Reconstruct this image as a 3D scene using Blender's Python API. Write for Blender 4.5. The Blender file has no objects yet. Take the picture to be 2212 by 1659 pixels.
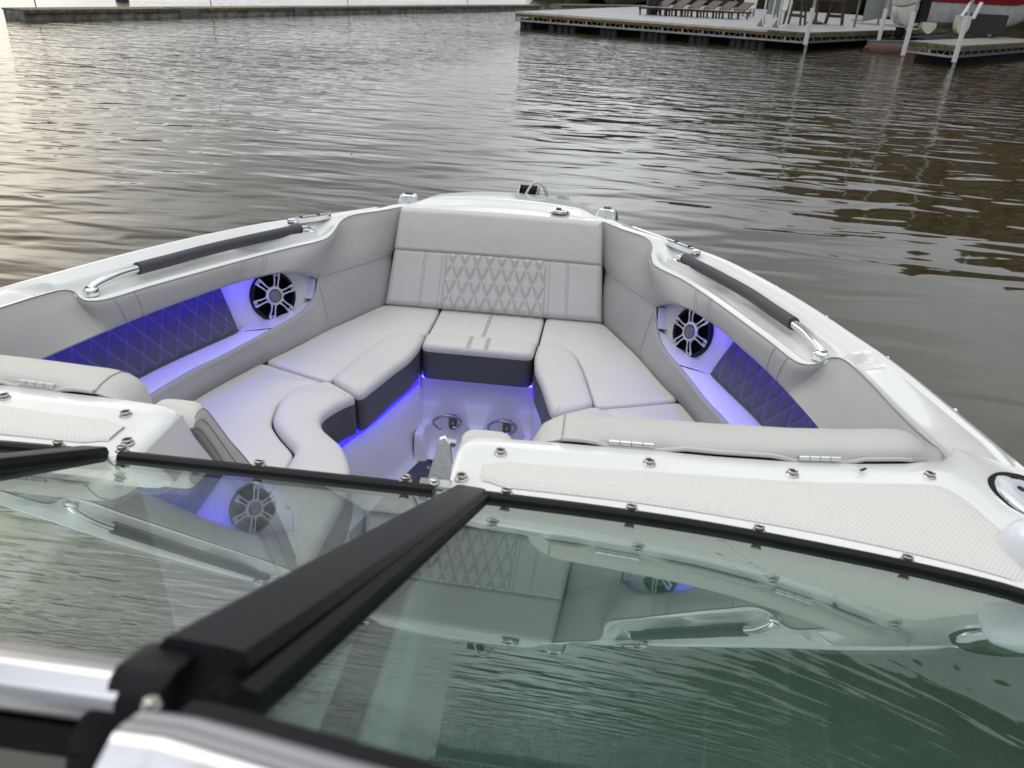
import bpy, bmesh, math, random
from mathutils import Vector, Matrix, noise
from math import radians as rad, sin, cos, pi, sqrt
sc = bpy.context.scene
col = sc.collection
random.seed(4)

# ------------------------------------------------------------------ camera
BOAT = Matrix.Rotation(rad(-0.4), 4, 'Y') @ Matrix.Rotation(rad(0.9), 4, 'X')   # trim and heel of the boat on the water
CAM = Vector((0.381, 0.0, 2.1))
def cam_axes(p, r, y):
    Rz = Matrix(((cos(y), sin(y), 0), (-sin(y), cos(y), 0), (0, 0, 1)))
    B = Matrix(((1, 0, 0), (0, -sin(p), -cos(p)), (0, cos(p), -sin(p))))
    Rr = Matrix(((cos(r), -sin(r), 0), (sin(r), cos(r), 0), (0, 0, 1)))
    return Rr @ B @ Rz
M3 = cam_axes(rad(28.7167), rad(2.5331), rad(5.9019))
cd = bpy.data.cameras.new('camera'); cam = bpy.data.objects.new('camera', cd); col.objects.link(cam)
cd.sensor_width = 36.0; cd.lens = 36.0 * 1661.0 / 2212.0
cd.clip_start = 0.02; cd.clip_end = 6000
cr_ = Matrix((M3[0], -M3[1], -M3[2])).transposed().to_4x4()
cam.matrix_world = BOAT @ Matrix.Translation(CAM) @ cr_
cd.dof.use_dof = True; cd.dof.focus_distance = 2.4; cd.dof.aperture_fstop = 8.0
sc.camera = cam

# ------------------------------------------------------------------ sky and sun
SUN_AZ, SUN_EL = -44.0, 52.0      # the sun itself is behind the overcast
GAP_AZ, GAP_EL = -45.0, 11.0       # bright break in the clouds low on the left
w = bpy.data.worlds.new("World"); sc.world = w; w.use_nodes = True
nt = w.node_tree; N = nt.nodes; L = nt.links
N.clear()
out = N.new('ShaderNodeOutputWorld')
def dirv(az, el): return (sin(rad(az)) * cos(rad(el)), cos(rad(az)) * cos(rad(el)), sin(rad(el)))
def wmath(op, a, b=None, clamp=False):
    n = N.new('ShaderNodeMath'); n.operation = op; n.use_clamp = clamp
    for i, x in enumerate((a, b)):
        if x is None: continue
        if isinstance(x, (int, float)): n.inputs[i].default_value = x
        else: L.new(x, n.inputs[i])
    return n.outputs[0]
tc = N.new('ShaderNodeTexCoord')
sky = N.new('ShaderNodeTexSky'); sky.sky_type = 'NISHITA'; sky.sun_disc = False
sky.sun_elevation = rad(SUN_EL); sky.sun_rotation = rad(SUN_AZ)
bgs = N.new('ShaderNodeBackground'); L.new(sky.outputs[0], bgs.inputs[0]); bgs.inputs[1].default_value = 0.10
mp = N.new('ShaderNodeMapping'); mp.inputs['Scale'].default_value = (1.6, 1.6, 4.2); L.new(tc.outputs['Generated'], mp.inputs[0])
nz = N.new('ShaderNodeTexNoise'); nz.inputs['Scale'].default_value = 1.7; nz.inputs['Detail'].default_value = 5; nz.inputs['Roughness'].default_value = .55
L.new(mp.outputs[0], nz.inputs['Vector'])
mr = N.new('ShaderNodeMapRange'); mr.inputs[1].default_value = .34; mr.inputs[2].default_value = .66; mr.inputs[3].default_value = .62; mr.inputs[4].default_value = 1.42
L.new(nz.outputs[0], mr.inputs[0])
def lobe(az, el, power):
    d = N.new('ShaderNodeVectorMath'); d.operation = 'DOT_PRODUCT'; d.inputs[1].default_value = dirv(az, el)
    L.new(tc.outputs['Generated'], d.inputs[0])
    return wmath('POWER', wmath('MAXIMUM', d.outputs['Value'], 0.0), power)
sep = N.new('ShaderNodeSeparateXYZ'); L.new(tc.outputs['Generated'], sep.inputs[0])
up = wmath('MAXIMUM', sep.outputs[2], 0.0)
# overcast dome: a paler band low down, a darker cloud deck above it, brightest overhead
def wramp(src, a, b, c, d):
    q = N.new('ShaderNodeMapRange'); q.interpolation_type = 'SMOOTHSTEP'
    for i, v in enumerate((a, b, c, d)): q.inputs[i + 1].default_value = v
    L.new(src, q.inputs[0]); return q.outputs[0]
base = wmath('ADD', wramp(up, .20, .38, .80, .46), wramp(up, .55, .90, 0, 1.38))
base = wmath('MULTIPLY', mr.outputs[0], base)
base = wmath('ADD', base, wmath('MULTIPLY', lobe(-1, 14, 140), 1.3))
base = wmath('ADD', base, wmath('MULTIPLY', lobe(36, 30, 16), .62))
base = wmath('MAXIMUM', base, 0.12)
grey = N.new('ShaderNodeVectorMath'); grey.operation = 'SCALE'; grey.inputs[0].default_value = (0.970, 1.0, 1.032); L.new(base, grey.inputs['Scale'])
glow = N.new('ShaderNodeVectorMath'); glow.operation = 'SCALE'; glow.inputs[0].default_value = (1.0, .86, .62)
L.new(wmath('ADD', wmath('MULTIPLY', lobe(GAP_AZ, GAP_EL, 60), 2.0), wmath('MULTIPLY', lobe(GAP_AZ, GAP_EL, 14), .16)), glow.inputs['Scale'])
sm = N.new('ShaderNodeVectorMath'); sm.operation = 'ADD'; L.new(grey.outputs[0], sm.inputs[0]); L.new(glow.outputs[0], sm.inputs[1])
bgc = N.new('ShaderNodeBackground'); L.new(sm.outputs[0], bgc.inputs[0]); bgc.inputs[1].default_value = 1.0
mx = N.new('ShaderNodeMixShader'); mx.inputs[0].default_value = .9; L.new(bgs.outputs[0], mx.inputs[1]); L.new(bgc.outputs[0], mx.inputs[2])
L.new(mx.outputs[0], out.inputs[0])
ld = bpy.data.lights.new('sun', 'SUN'); ld.energy = 0.5; ld.angle = rad(30); ld.color = (1, .93, .82)
sun = bpy.data.objects.new('sun', ld); col.objects.link(sun)
sun.rotation_euler = Vector(dirv(SUN_AZ, SUN_EL)).to_track_quat('Z', 'Y').to_euler()
sc.view_settings.view_transform = 'Standard'; sc.view_settings.look = 'None'
sc.view_settings.exposure = 0.0; sc.view_settings.gamma = 1.0
sc.cycles.use_denoising = True
sc.cycles.max_bounces = 10; sc.cycles.transparent_max_bounces = 12; sc.cycles.glossy_bounces = 6
sc.cycles.sample_clamp_indirect = 6.0

# ------------------------------------------------------------------ materials
MAT = {}
def mat(name, base, rough=.5, metal=0.0, coat=0.0, bump=None, ior=1.5, spec=.5, var=None, emit=None):
    m = bpy.data.materials.new(name); m.use_nodes = True; MAT[name] = m
    t = m.node_tree; b = t.nodes['Principled BSDF']
    b.inputs['Base Color'].default_value = (*base, 1); b.inputs['Roughness'].default_value = rough
    b.inputs['Metallic'].default_value = metal; b.inputs['Coat Weight'].default_value = coat
    b.inputs['Coat Roughness'].default_value = .06
    b.inputs['IOR'].default_value = ior; b.inputs['Specular IOR Level'].default_value = spec
    g = t.nodes.new('ShaderNodeTexCoord')
    if var:                                     # (scale, other colour, amount)
        n = t.nodes.new('ShaderNodeTexNoise'); n.inputs['Scale'].default_value = var[0]; n.inputs['Detail'].default_value = 6
        t.links.new(g.outputs['Object'], n.inputs['Vector'])
        rp = t.nodes.new('ShaderNodeMapRange'); rp.inputs[1].default_value = .35; rp.inputs[2].default_value = .65; rp.inputs[3].default_value = 0; rp.inputs[4].default_value = var[2]
        t.links.new(n.outputs[0], rp.inputs[0])
        mi = t.nodes.new('ShaderNodeMix'); mi.data_type = 'RGBA'; mi.inputs[6].default_value = (*base, 1); mi.inputs[7].default_value = (*var[1], 1)
        t.links.new(rp.outputs[0], mi.inputs[0]); t.links.new(mi.outputs[2], b.inputs['Base Color'])
    if bump:                                    # list of (scale, height in metres)
        prev = None
        for s_, h_ in bump:
            n = t.nodes.new('ShaderNodeTexNoise'); n.inputs['Scale'].default_value = s_; n.inputs['Detail'].default_value = 3
            t.links.new(g.outputs['Object'], n.inputs['Vector'])
            bp = t.nodes.new('ShaderNodeBump'); bp.inputs['Strength'].default_value = 1.0; bp.inputs['Distance'].default_value = h_
            t.links.new(n.outputs[0], bp.inputs['Height'])
            if prev: t.links.new(prev, bp.inputs['Normal'])
            prev = bp.outputs[0]
        t.links.new(prev, b.inputs['Normal'])
    if emit:
        b.inputs['Emission Color'].default_value = (*emit[0], 1); b.inputs['Emission Strength'].default_value = emit[1]
    return m
mat('gelcoat', (.78, .78, .765), .20, coat=.7, bump=[(2.0, .004)], var=(7, (.74, .74, .72), .5))
mat('gelcoat_plain', (.72, .72, .72), .35, coat=.2)
mat('vinyl', (.555, .543, .512), .48, bump=[(5, .010), (26, .0012), (420, .0003)], var=(2.5, (.525, .513, .482), .7))
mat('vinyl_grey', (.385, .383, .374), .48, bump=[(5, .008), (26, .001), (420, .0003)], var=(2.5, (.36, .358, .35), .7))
mat('vinyl_perf', (.52, .51, .48), .5, bump=[(5, .008), (300, .0006)])
mat('vinyl_dark', (.085, .085, .084), .45, bump=[(400, .0003)])
mat('vinyl_quilt', (.070, .070, .085), .55, bump=[(400, .0003)])
mat('thread_dark', (.30, .295, .285), .7)
mat('thread_light', (.40, .395, .385), .7)
mat('thread_grey', (.26, .26, .32), .7)
mat('dash_vinyl', (.030, .034, .034), .5, bump=[(350, .0004)])
mat('black_alu', (.007, .007, .009), .42, spec=.16, bump=[(900, .00005)])
mat('rubber', (.005, .005, .006), .6, spec=.2)
mat('chrome', (.70, .71, .72), .07, metal=1.0)
mat('satin_metal', (.72, .72, .73), .24, metal=.9)
mat('steel', (.42, .42, .42), .25, metal=1.0, bump=[(90, .0004)])
mat('brushed', (.46, .46, .48), .2, metal=1.0)
mat('stud_metal', (.42, .40, .38), .28, metal=1.0)
mat('foam', (.055, .055, .062), .62, bump=[(900, .0004)])
mat('plastic_black', (.008, .008, .010), .38, spec=.3)
mat('cone_black', (.002, .002, .003), .7, spec=.08)
mat('dome_grey', (.20, .19, .19), .35)
mat('grille_silver', (.72, .72, .72), .3, metal=.7)
mat('white_plastic', (.70, .72, .76), .3, coat=.3)
mat('floor_dark', (.05, .048, .055), .5, bump=[(500, .0004)])
mat('tan_panel', (.42, .41, .37), .6)
mat('wood_grey', (.20, .19, .175), .7, var=(9, (.12, .115, .10), .9), bump=[(14, .01)])
mat('wood_wet', (.30, .30, .30), .38, var=(5, (.20, .20, .205), .9))
mat('fascia_white', (.62, .60, .52), .6, var=(3, (.45, .42, .34), .8))
mat('fascia_brown', (.24, .13, .06), .6, var=(4, (.13, .07, .035), .9))
mat('wood_mossy', (.19, .17, .10), .8, var=(6, (.07, .065, .035), .95))
mat('galv', (.42, .43, .42), .5, metal=.3, var=(5, (.28, .29, .28), .7))
mat('galv_dark', (.16, .17, .17), .5, metal=.3)
mat('float_black', (.018, .019, .020), .5)
mat('concrete_grey', (.30, .30, .275), .8, var=(3, (.10, .10, .09), .95), bump=[(8, .02)])
mat('lounger_brown', (.055, .032, .022), .5)
mat('lounger_sling', (.40, .35, .27), .6)
mat('cushion_cream', (.62, .58, .48), .7)
mat('sleeve_white', (.68, .69, .69), .4)
mat('navy', (.012, .016, .035), .5)
mat('panel_grey', (.24, .25, .24), .5)
mat('hull_white', (.50, .51, .50), .4, var=(2.5, (.33, .34, .33), .7))
mat('hull_red', (.22, .010, .015), .25, coat=.5)
mat('motor_white', (.66, .65, .60), .3, coat=.4)
mat('rust', (.085, .034, .018), .85, var=(4, (.05, .032, .022), .9), bump=[(12, .01)])
mat('led_blue', (.0, .0, .3), .4, emit=((.012, .006, 1.0), 7.0))
mat('led_hidden', (.0, .0, .3), .4, emit=((.10, .05, 1.0), 11.0))
mat('led_pocket', (.0, .0, .3), .4, emit=((.055, .02, 1.0), 40.0))
mat('insect', (.03, .025, .02), .5)
mat('sand', (.30, .30, .30), .5)

def glass_mat(name, trans, refl, f0, f90=.85):
    m = bpy.data.materials.new(name); m.use_nodes = True; MAT[name] = m
    t = m.node_tree; t.nodes.clear(); n = t.nodes.new; k = t.links.new
    o = n('ShaderNodeOutputMaterial'); tr = n('ShaderNodeBsdfTransparent'); gl = n('ShaderNodeBsdfGlossy'); mi = n('ShaderNodeMixShader')
    tr.inputs[0].default_value = (*trans, 1); gl.inputs[0].default_value = (*refl, 1); gl.inputs['Roughness'].default_value = 0.0
    ge = n('ShaderNodeNewGeometry'); d = n('ShaderNodeVectorMath'); d.operation = 'DOT_PRODUCT'
    k(ge.outputs['Incoming'], d.inputs[0]); k(ge.outputs['Normal'], d.inputs[1])
    def m_(op, a, b):
        x = n('ShaderNodeMath'); x.operation = op
        for i, v in enumerate((a, b)):
            if isinstance(v, (int, float)): x.inputs[i].default_value = v
            else: k(v, x.inputs[i])
        return x.outputs[0]
    ab = n('ShaderNodeMath'); ab.operation = 'ABSOLUTE'; k(d.outputs['Value'], ab.inputs[0])
    sch = m_('POWER', m_('SUBTRACT', 1.0, ab.outputs[0]), 5.0)
    fac = m_('ADD', m_('MULTIPLY', sch, f90 - f0), f0)
    k(fac, mi.inputs[0]); k(tr.outputs[0], mi.inputs[1]); k(gl.outputs[0], mi.inputs[2])
    g = n('ShaderNodeTexCoord'); nz_ = n('ShaderNodeTexNoise'); nz_.inputs['Scale'].default_value = 9; nz_.inputs['Detail'].default_value = 8; nz_.inputs['Roughness'].default_value = .7; k(g.outputs['Object'], nz_.inputs['Vector'])
    du = n('ShaderNodeMapRange'); du.inputs[1].default_value = .45; du.inputs[2].default_value = .75; du.inputs[3].default_value = .004; du.inputs[4].default_value = .022; k(nz_.outputs[0], du.inputs[0])
    df = n('ShaderNodeBsdfDiffuse'); df.inputs[0].default_value = (.55, .55, .52, 1); m2 = n('ShaderNodeMixShader'); k(du.outputs[0], m2.inputs[0]); k(mi.outputs[0], m2.inputs[1]); k(df.outputs[0], m2.inputs[2]); k(m2.outputs[0], o.inputs[0])
    return m
glass_mat('tinted_glass', (.48, .585, .54), (.84, .92, .88), .17)
glass_mat('clear_glass', (.82, .87, .85), (.90, .97, .93), .155)

def nonskid():
    m = bpy.data.materials.new('nonskid'); m.use_nodes = True; MAT['nonskid'] = m
    t = m.node_tree; b = t.nodes['Principled BSDF']; n = t.nodes.new; k = t.links.new
    g = n('ShaderNodeTexCoord')
    def wave(rot):
        mp_ = n('ShaderNodeMapping'); mp_.inputs['Rotation'].default_value = (0, 0, rot); k(g.outputs['Object'], mp_.inputs[0])
        wv = n('ShaderNodeTexWave'); wv.wave_type = 'BANDS'; wv.bands_direction = 'X'; wv.wave_profile = 'SIN'
        wv.inputs['Scale'].default_value = 2 * pi / (20 * 0.0050); wv.inputs['Distortion'].default_value = 0
        k(mp_.outputs[0], wv.inputs[0]); return wv.outputs['Fac']
    mxm = n('ShaderNodeMath'); mxm.operation = 'MULTIPLY'; k(wave(rad(38)), mxm.inputs[0]); k(wave(rad(-38)), mxm.inputs[1])
    rp = n('ShaderNodeMapRange'); rp.inputs[1].default_value = .05; rp.inputs[2].default_value = .5; k(mxm.outputs[0], rp.inputs[0])
    nn = n('ShaderNodeTexNoise'); nn.inputs['Scale'].default_value = 5; k(g.outputs['Object'], nn.inputs['Vector'])
    c1 = n('ShaderNodeMix'); c1.data_type = 'RGBA'; c1.inputs[6].default_value = (.72, .71, .665, 1); c1.inputs[7].default_value = (.65, .64, .60, 1); k(rp.outputs[0], c1.inputs[0])
    c2 = n('ShaderNodeMix'); c2.data_type = 'RGBA'; c2.inputs[7].default_value = (.68, .67, .63, 1); k(c1.outputs[2], c2.inputs[6]); k(nn.outputs[0], c2.inputs[0])
    k(c2.outputs[2], b.inputs['Base Color']); b.inputs['Roughness'].default_value = .5
    bp = n('ShaderNodeBump'); bp.inputs['Distance'].default_value = .0006; k(rp.outputs[0], bp.inputs['Height']); k(bp.outputs[0], b.inputs['Normal'])
nonskid()

def water_mat():
    m = bpy.data.materials.new('water'); m.use_nodes = True; MAT['water'] = m
    t = m.node_tree; b = t.nodes['Principled BSDF']; n = t.nodes.new; k = t.links.new
    b.inputs['Base Color'].default_value = (.034, .026, .010, 1); b.inputs['Roughness'].default_value = .025; b.inputs['IOR'].default_value = 1.5
    g = n('ShaderNodeTexCoord')
    def ns(scale, rot, detail, rough=.5, dist=0.0):
        mp_ = n('ShaderNodeMapping'); mp_.inputs['Rotation'].default_value = (0, 0, rot); mp_.inputs['Scale'].default_value = scale
        k(g.outputs['Object'], mp_.inputs[0]); q = n('ShaderNodeTexNoise'); q.inputs['Scale'].default_value = 1; q.inputs['Detail'].default_value = detail
        q.inputs['Roughness'].default_value = rough; q.inputs['Distortion'].default_value = dist; k(mp_.outputs[0], q.inputs['Vector']); return q.outputs[0]
    def mul(a, v):
        x = n('ShaderNodeMath'); x.operation = 'MULTIPLY'; k(a, x.inputs[0])
        if isinstance(v, (int, float)): x.inputs[1].default_value = v
        else: k(v, x.inputs[1])
        return x.outputs[0]
    def add(a, c):
        x = n('ShaderNodeMath'); x.operation = 'ADD'; k(a, x.inputs[0])
        if isinstance(c, (int, float)): x.inputs[1].default_value = c
        else: k(c, x.inputs[1])
        return x.outputs[0]
    A = ns((.50, 1.5, 1), rad(17), 2.0, .4, .6)        # long lazy lines across the view
    Bn = ns((1.1, 3.0, 1), rad(9), 1.0, .35, .6)       # ripples
    Cn = ns((4.5, 10., 1), rad(-16), 2.0, .5, .5)       # wind chop, only out on the open water
    Dn = ns((2.0, 5.2, 1), rad(4), 1.0, .4, .7)       # shorter ripples
    gust = ns((.07, .06, 1), 0, 2.0, .5)               # calmer and rougher patches
    def ramp(src, a, b_, c_, d_):
        q = n('ShaderNodeMapRange'); q.interpolation_type = 'SMOOTHSTEP'
        for i, v in enumerate((a, b_, c_, d_)): q.inputs[i + 1].default_value = v
        k(src, q.inputs[0]); return q.outputs[0]
    def dist(p):
        vm = n('ShaderNodeVectorMath'); vm.operation = 'DISTANCE'; vm.inputs[1].default_value = p; k(g.outputs['Object'], vm.inputs[0]); return vm.outputs['Value']
    gm = ramp(gust, .38, .62, .6, 1.2)
    sh = ramp(dist((7.5, 5.0, 0)), 3.0, 13.0, .10, 1.0)   # sheltered between boat and dock
    far = ramp(dist((0, 0, 0)), 10.0, 26.0, .0, 1.0)
    h = add(add(add(mul(A, .055), mul(mul(Bn, .040), sh)), mul(mul(Dn, .027), ramp(dist((6.0, 8.0, 0)), 6.0, 15.0, .0, 1.0))), mul(mul(Cn, .0075), far))
    h = mul(mul(h, gm), ramp(dist((7.5, 4.0, 0)), 2.0, 12.0, .5, 1.0))
    bp = n('ShaderNodeBump'); bp.inputs['Strength'].default_value = 1; bp.inputs['Distance'].default_value = 1.0
    k(h, bp.inputs['Height']); k(bp.outputs[0], b.inputs['Normal'])
water_mat()
# ------------------------------------------------------------------ helpers
from mathutils.geometry import tessellate_polygon
def lin(xs, ys, x):
    if x <= xs[0]: return ys[0]
    for a, b, c, d in zip(xs, xs[1:], ys, ys[1:]):
        if x <= b: return c + (d - c) * (x - a) / (b - a)
    return ys[-1]
def V(*a): return Vector(a[0]) if len(a) == 1 else Vector(a)
class MB:
    """collects shapes, builds ONE mesh object"""
    def __init__(self): self.v = []; self.f = []; self.m = []
    def add(self, vs, fs, mi=0):
        o = len(self.v); self.v += [tuple(p) for p in vs]
        self.f += [tuple(i + o for i in f) for f in fs]; self.m += [mi] * len(fs); return self
    def grid(self, rows, mi=0, closed=False, skip=None):
        n = len(rows[0]); vs = [p for r in rows for p in r]; fs = []
        for i in range(len(rows) - 1):
            for j in range(n if closed else n - 1):
                if skip and skip(i, j): continue
                k = (j + 1) % n
                fs.append((i * n + j, i * n + k, (i + 1) * n + k, (i + 1) * n + j))
        return self.add(vs, fs, mi)
    def poly(self, pts, mi=0): return self.add(pts, [tuple(range(len(pts)))], mi)
    def box(self, c, s, M=None, mi=0):
        c = V(c); vs = []
        for x in (-.5, .5):
            for y in (-.5, .5):
                for z in (-.5, .5):
                    p = Vector((x * s[0], y * s[1], z * s[2])); vs.append((M @ p if M else p) + c)
        return self.add(vs, [(0, 1, 3, 2), (4, 6, 7, 5), (0, 4, 5, 1), (2, 3, 7, 6), (0, 2, 6, 4), (1, 5, 7, 3)], mi)
    def bar(self, a, b, wd, th, up=(0, 0, 1), mi=0):
        a, b = V(a), V(b); d = (b - a); l = d.length; d.normalize(); s = d.cross(V(up)); s.normalize(); u = s.cross(d)
        return self.box((a + b) / 2, (wd, l, th), Matrix((s, d, u)).transposed(), mi)
    def tube(self, path, r, n=10, mi=0, cap=True, closed=False):
        path = [V(p) for p in path]; rows = []; up = None; N_ = len(path)
        for i, p in enumerate(path):
            a = path[(i - 1) % N_] if closed or i else p; b = path[(i + 1) % N_] if closed or i < N_ - 1 else p
            t = (b - a).normalized()
            if up is None: up = t.orthogonal().normalized()
            up = (up - t * up.dot(t)).normalized(); s = t.cross(up)
            rr = r[i] if isinstance(r, (list, tuple)) else r
            rows.append([p + (up * cos(2 * pi * k / n) + s * sin(2 * pi * k / n)) * rr for k in range(n)])
        if closed: rows.append(rows[0])
        self.grid(rows, mi, closed=True)
        if cap and not closed: self.poly(rows[0][::-1], mi); self.poly(rows[-1], mi)
        return self
    def lathe(self, prof, M=None, n=32, mi=0):
        """profile of (radius, height) about local z"""
        rows = []
        for r, h in prof:
            ring = [Vector((max(r, 1e-5) * cos(2 * pi * k / n), max(r, 1e-5) * sin(2 * pi * k / n), h)) for k in range(n)]
            rows.append([M @ p for p in ring] if M else ring)
        return self.grid(rows, mi, closed=True)
    def prism(self, pts, off, mi=0):
        """polygon extruded by a vector"""
        off = V(off); a = [V(p) for p in pts]; b = [p + off for p in a]; n = len(a)
        self.poly(a[::-1], mi); self.poly(b, mi)
        return self.add(a + b, [(i, (i + 1) % n, n + (i + 1) % n, n + i) for i in range(n)], mi)
    def build(self, name, mats, parent=None, smooth=40, bevel=None, label=None, merge=True, mirror=None):
        me = bpy.data.meshes.new(name)
        vs = self.v if not mirror else [(-x, y, z) for x, y, z in self.v]
        me.from_pydata(vs, [], self.f)
        for p, i in zip(me.polygons, self.m): p.material_index = i
        if isinstance(mats, str): mats = [mats]
        for q in mats: me.materials.append(MAT[q])
        bm = bmesh.new(); bm.from_mesh(me)
        if merge: bmesh.ops.remove_doubles(bm, verts=bm.verts, dist=1e-5)
        bmesh.ops.recalc_face_normals(bm, faces=bm.faces)
        if bevel:
            ed = [e for e in bm.edges if len(e.link_faces) == 2 and e.calc_face_angle(0) > rad(35)]
            bmesh.ops.bevel(bm, geom=ed, offset=bevel, segments=2, affect='EDGES', profile=.5, clamp_overlap=True)
        bm.to_mesh(me); bm.free()
        if smooth:
            me.shade_smooth(); me.set_sharp_from_angle(angle=rad(smooth))
        o = bpy.data.objects.new(name, me); col.objects.link(o)
        if parent: o.parent = parent
        if label: o['label'] = label
        return o
def thing(name, label, cat, loc=(0, 0, 0), rot=None, group=None):
    o = bpy.data.objects.new(name, None); col.objects.link(o); o.empty_display_size = .2
    o.location = loc
    if rot is not None: o.rotation_euler = (0, 0, rot)
    return tag(o, label, cat, group)
def tag(o, label, cat, group=None):
    o['label'] = label; o['category'] = cat
    if group: o['group'] = group
    return o
def copy_tree(o, parent=None):
    c = o.copy(); col.objects.link(c)
    if parent: c.parent = parent
    for ch in list(o.children): copy_tree(ch, c)
    return c
def crom(pts, n=8, closed=False):
    """smooth curve through points"""
    P = [V(p) for p in pts]; out_ = []; m = len(P)
    for i in range(m if closed else m - 1):
        p0 = P[(i - 1) % m] if closed or i else P[0] * 2 - P[1]
        p1 = P[i]; p2 = P[(i + 1) % m]
        p3 = P[(i + 2) % m] if closed or i < m - 2 else P[-1] * 2 - P[-2]
        for k in range(n):
            t = k / n
            out_.append(.5 * ((2 * p1) + (p2 - p0) * t + (2 * p0 - 5 * p1 + 4 * p2 - p3) * t * t + (3 * p1 - p0 - 3 * p2 + p3) * t ** 3))
    if not closed: out_.append(P[-1])
    return out_
def resample(path, n, closed=False):
    P = [V(p) for p in path]
    if closed: P = P + [P[0]]
    d = [0]
    for a, b in zip(P, P[1:]): d.append(d[-1] + (b - a).length)
    out_ = []; j = 0
    for i in range(n):
        s = d[-1] * i / (n if closed else n - 1)
        while j < len(d) - 2 and d[j + 1] < s: j += 1
        t = (s - d[j]) / max(d[j + 1] - d[j], 1e-9); out_.append(P[j].lerp(P[j + 1], min(max(t, 0), 1)))
    return out_
def sst(a, b, x):
    t = min(max((x - a) / (b - a), 0), 1); return t * t * (3 - 2 * t)
def at_y(path, y):
    """point of a polyline at a given y"""
    for a, b in zip(path, path[1:]):
        if (a.y - y) * (b.y - y) <= 0 and abs(a.y - b.y) > 1e-9:
            return a.lerp(b, (y - a.y) / (b.y - a.y))
    return path[0] if abs(path[0].y - y) < abs(path[-1].y - y) else path[-1]
def pad(mb, outline, ztop, zbot, r=.014, crown=.006, mt=0, ms=1, step=.018, smooth_passes=2):
    """upholstered pad: soft rolled top edge over a straight side"""
    L_ = sum((V(a) - V(b)).length for a, b in zip(outline, outline[1:] + outline[:1]))
    P = resample([V(x, y, 0) for x, y in outline], max(24, int(L_ / step)), True)
    for _ in range(smooth_passes):
        P = [(P[i - 1] + P[i] * 2 + P[(i + 1) % len(P)]) / 4 for i in range(len(P))]
    if sum(a.x * b.y - b.x * a.y for a, b in zip(P, P[1:] + P[:1])) < 0: P.reverse()
    n = len(P); nr = []
    for i in range(n):
        t = (P[(i + 1) % n] - P[i - 1]).normalized(); nr.append(Vector((-t.y, t.x, 0)))
    zt = ztop if callable(ztop) else (lambda x, y: ztop)
    def ring(ins, dz, base=None):
        o = []
        for p, q in zip(P, nr):
            c = p + q * ins; o.append(Vector((c.x, c.y, base if base is not None else zt(c.x, c.y) + dz)))
        return o
    rows = [ring(0, 0, zbot), ring(0, -r - .006)]
    mb.grid(rows, ms, closed=True)
    rows = [rows[-1]]
    for k in range(0, 6):
        a = k / 5 * pi / 2; rows.append(ring(r * (1 - cos(a)), -r + r * sin(a)))
    rows.append(ring(r + .005, .0015))
    mb.grid(rows, mt, closed=True)
    tri = tessellate_polygon([[Vector((q.x, q.y, 0)) for q in rows[-1]]])
    mb.add(rows[-1], [tuple(t) for t in tri], mt)
# ------------------------------------------------------------------ the boat in the foreground (x to starboard, y to the bow, z up)
boat = thing('motorboat', 'white open bow motorboat with light grey cushions and blue lights, seen from its helm', 'boat')
boat.rotation_euler = BOAT.to_euler()
def sx(path, s): return [Vector((p[0] * s, p[1], p[2])) for p in path]

# ---- gunwale: outer edge and inner (upholstery) edge, starboard side
OUT = crom([(0, 3.60, 1.130), (.16, 3.55, 1.135), (.30, 3.42, 1.15), (.42, 3.26, 1.165), (.48, 3.14, 1.178), (.56, 3.03, 1.188), (.665, 2.87, 1.204), (.735, 2.765, 1.215), (.825, 2.61, 1.233), (.885, 2.45, 1.251),
            (.935, 2.29, 1.270), (.982, 2.12, 1.288), (1.012, 2.0, 1.300), (1.05, 1.83, 1.316), (1.088, 1.66, 1.332), (1.118, 1.45, 1.350), (1.146, 1.21, 1.371),
            (1.185, .90, 1.39), (1.22, .5, 1.40), (1.24, .0, 1.41), (1.25, -.8, 1.42)], 6)
TOP = crom([(.405, 2.986, 1.217), (.478, 2.915, 1.215), (.565, 2.845, 1.212), (.590, 2.77, 1.208), (.584, 2.665, 1.200), (.600, 2.590, 1.193), (.682, 2.490, 1.190), (.735, 2.34, 1.206), (.777, 2.187, 1.225), (.815, 2.04, 1.243),
            (.855, 1.885, 1.262), (.884, 1.765, 1.275), (.904, 1.718, 1.283), (.932, 1.714, 1.289), (.962, 1.735, 1.297), (.988, 1.725, 1.304), (1.0, 1.67, 1.313),
            (1.003, 1.55, 1.332), (1.0, 1.41, 1.355), (.996, 1.29, 1.378), (.990, 1.20, 1.402), (.983, 1.14, 1.421), (.972, 1.095, 1.431)], 6)
def zdeck(x):
    x = abs(x); return 1.497 - .045 * (max(min(x, .93) - .25, 0) / .65) ** 2 - .055 * (max(x - .93, 0) / .22)
inner = resample(TOP, 120)
outer = []
OUTs = resample([p for p in OUT if p.y > .6], 700)
jmin = 0
for i, p in enumerate(inner):
    # match by a monotone nearest search
    best = min(range(jmin, min(jmin + 60, len(OUTs))), key=lambda j: (OUTs[j].xy - p.xy).length + (0 if j >= jmin else 9)) if i else min(range(len(OUTs)), key=lambda j: (OUTs[j] - Vector((.545, 3.045, 1.19))).length)
    jmin = max(jmin, best); outer.append(OUTs[jmin])
for _ in range(12): outer = [outer[0]] + [(outer[i - 1] + outer[i] * 2 + outer[i + 1]) / 4 for i in range(1, len(outer) - 1)] + [outer[-1]]
def recess(p): return sst(2.84, 2.66, p.y) * sst(1.62, 1.76, p.y)
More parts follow.
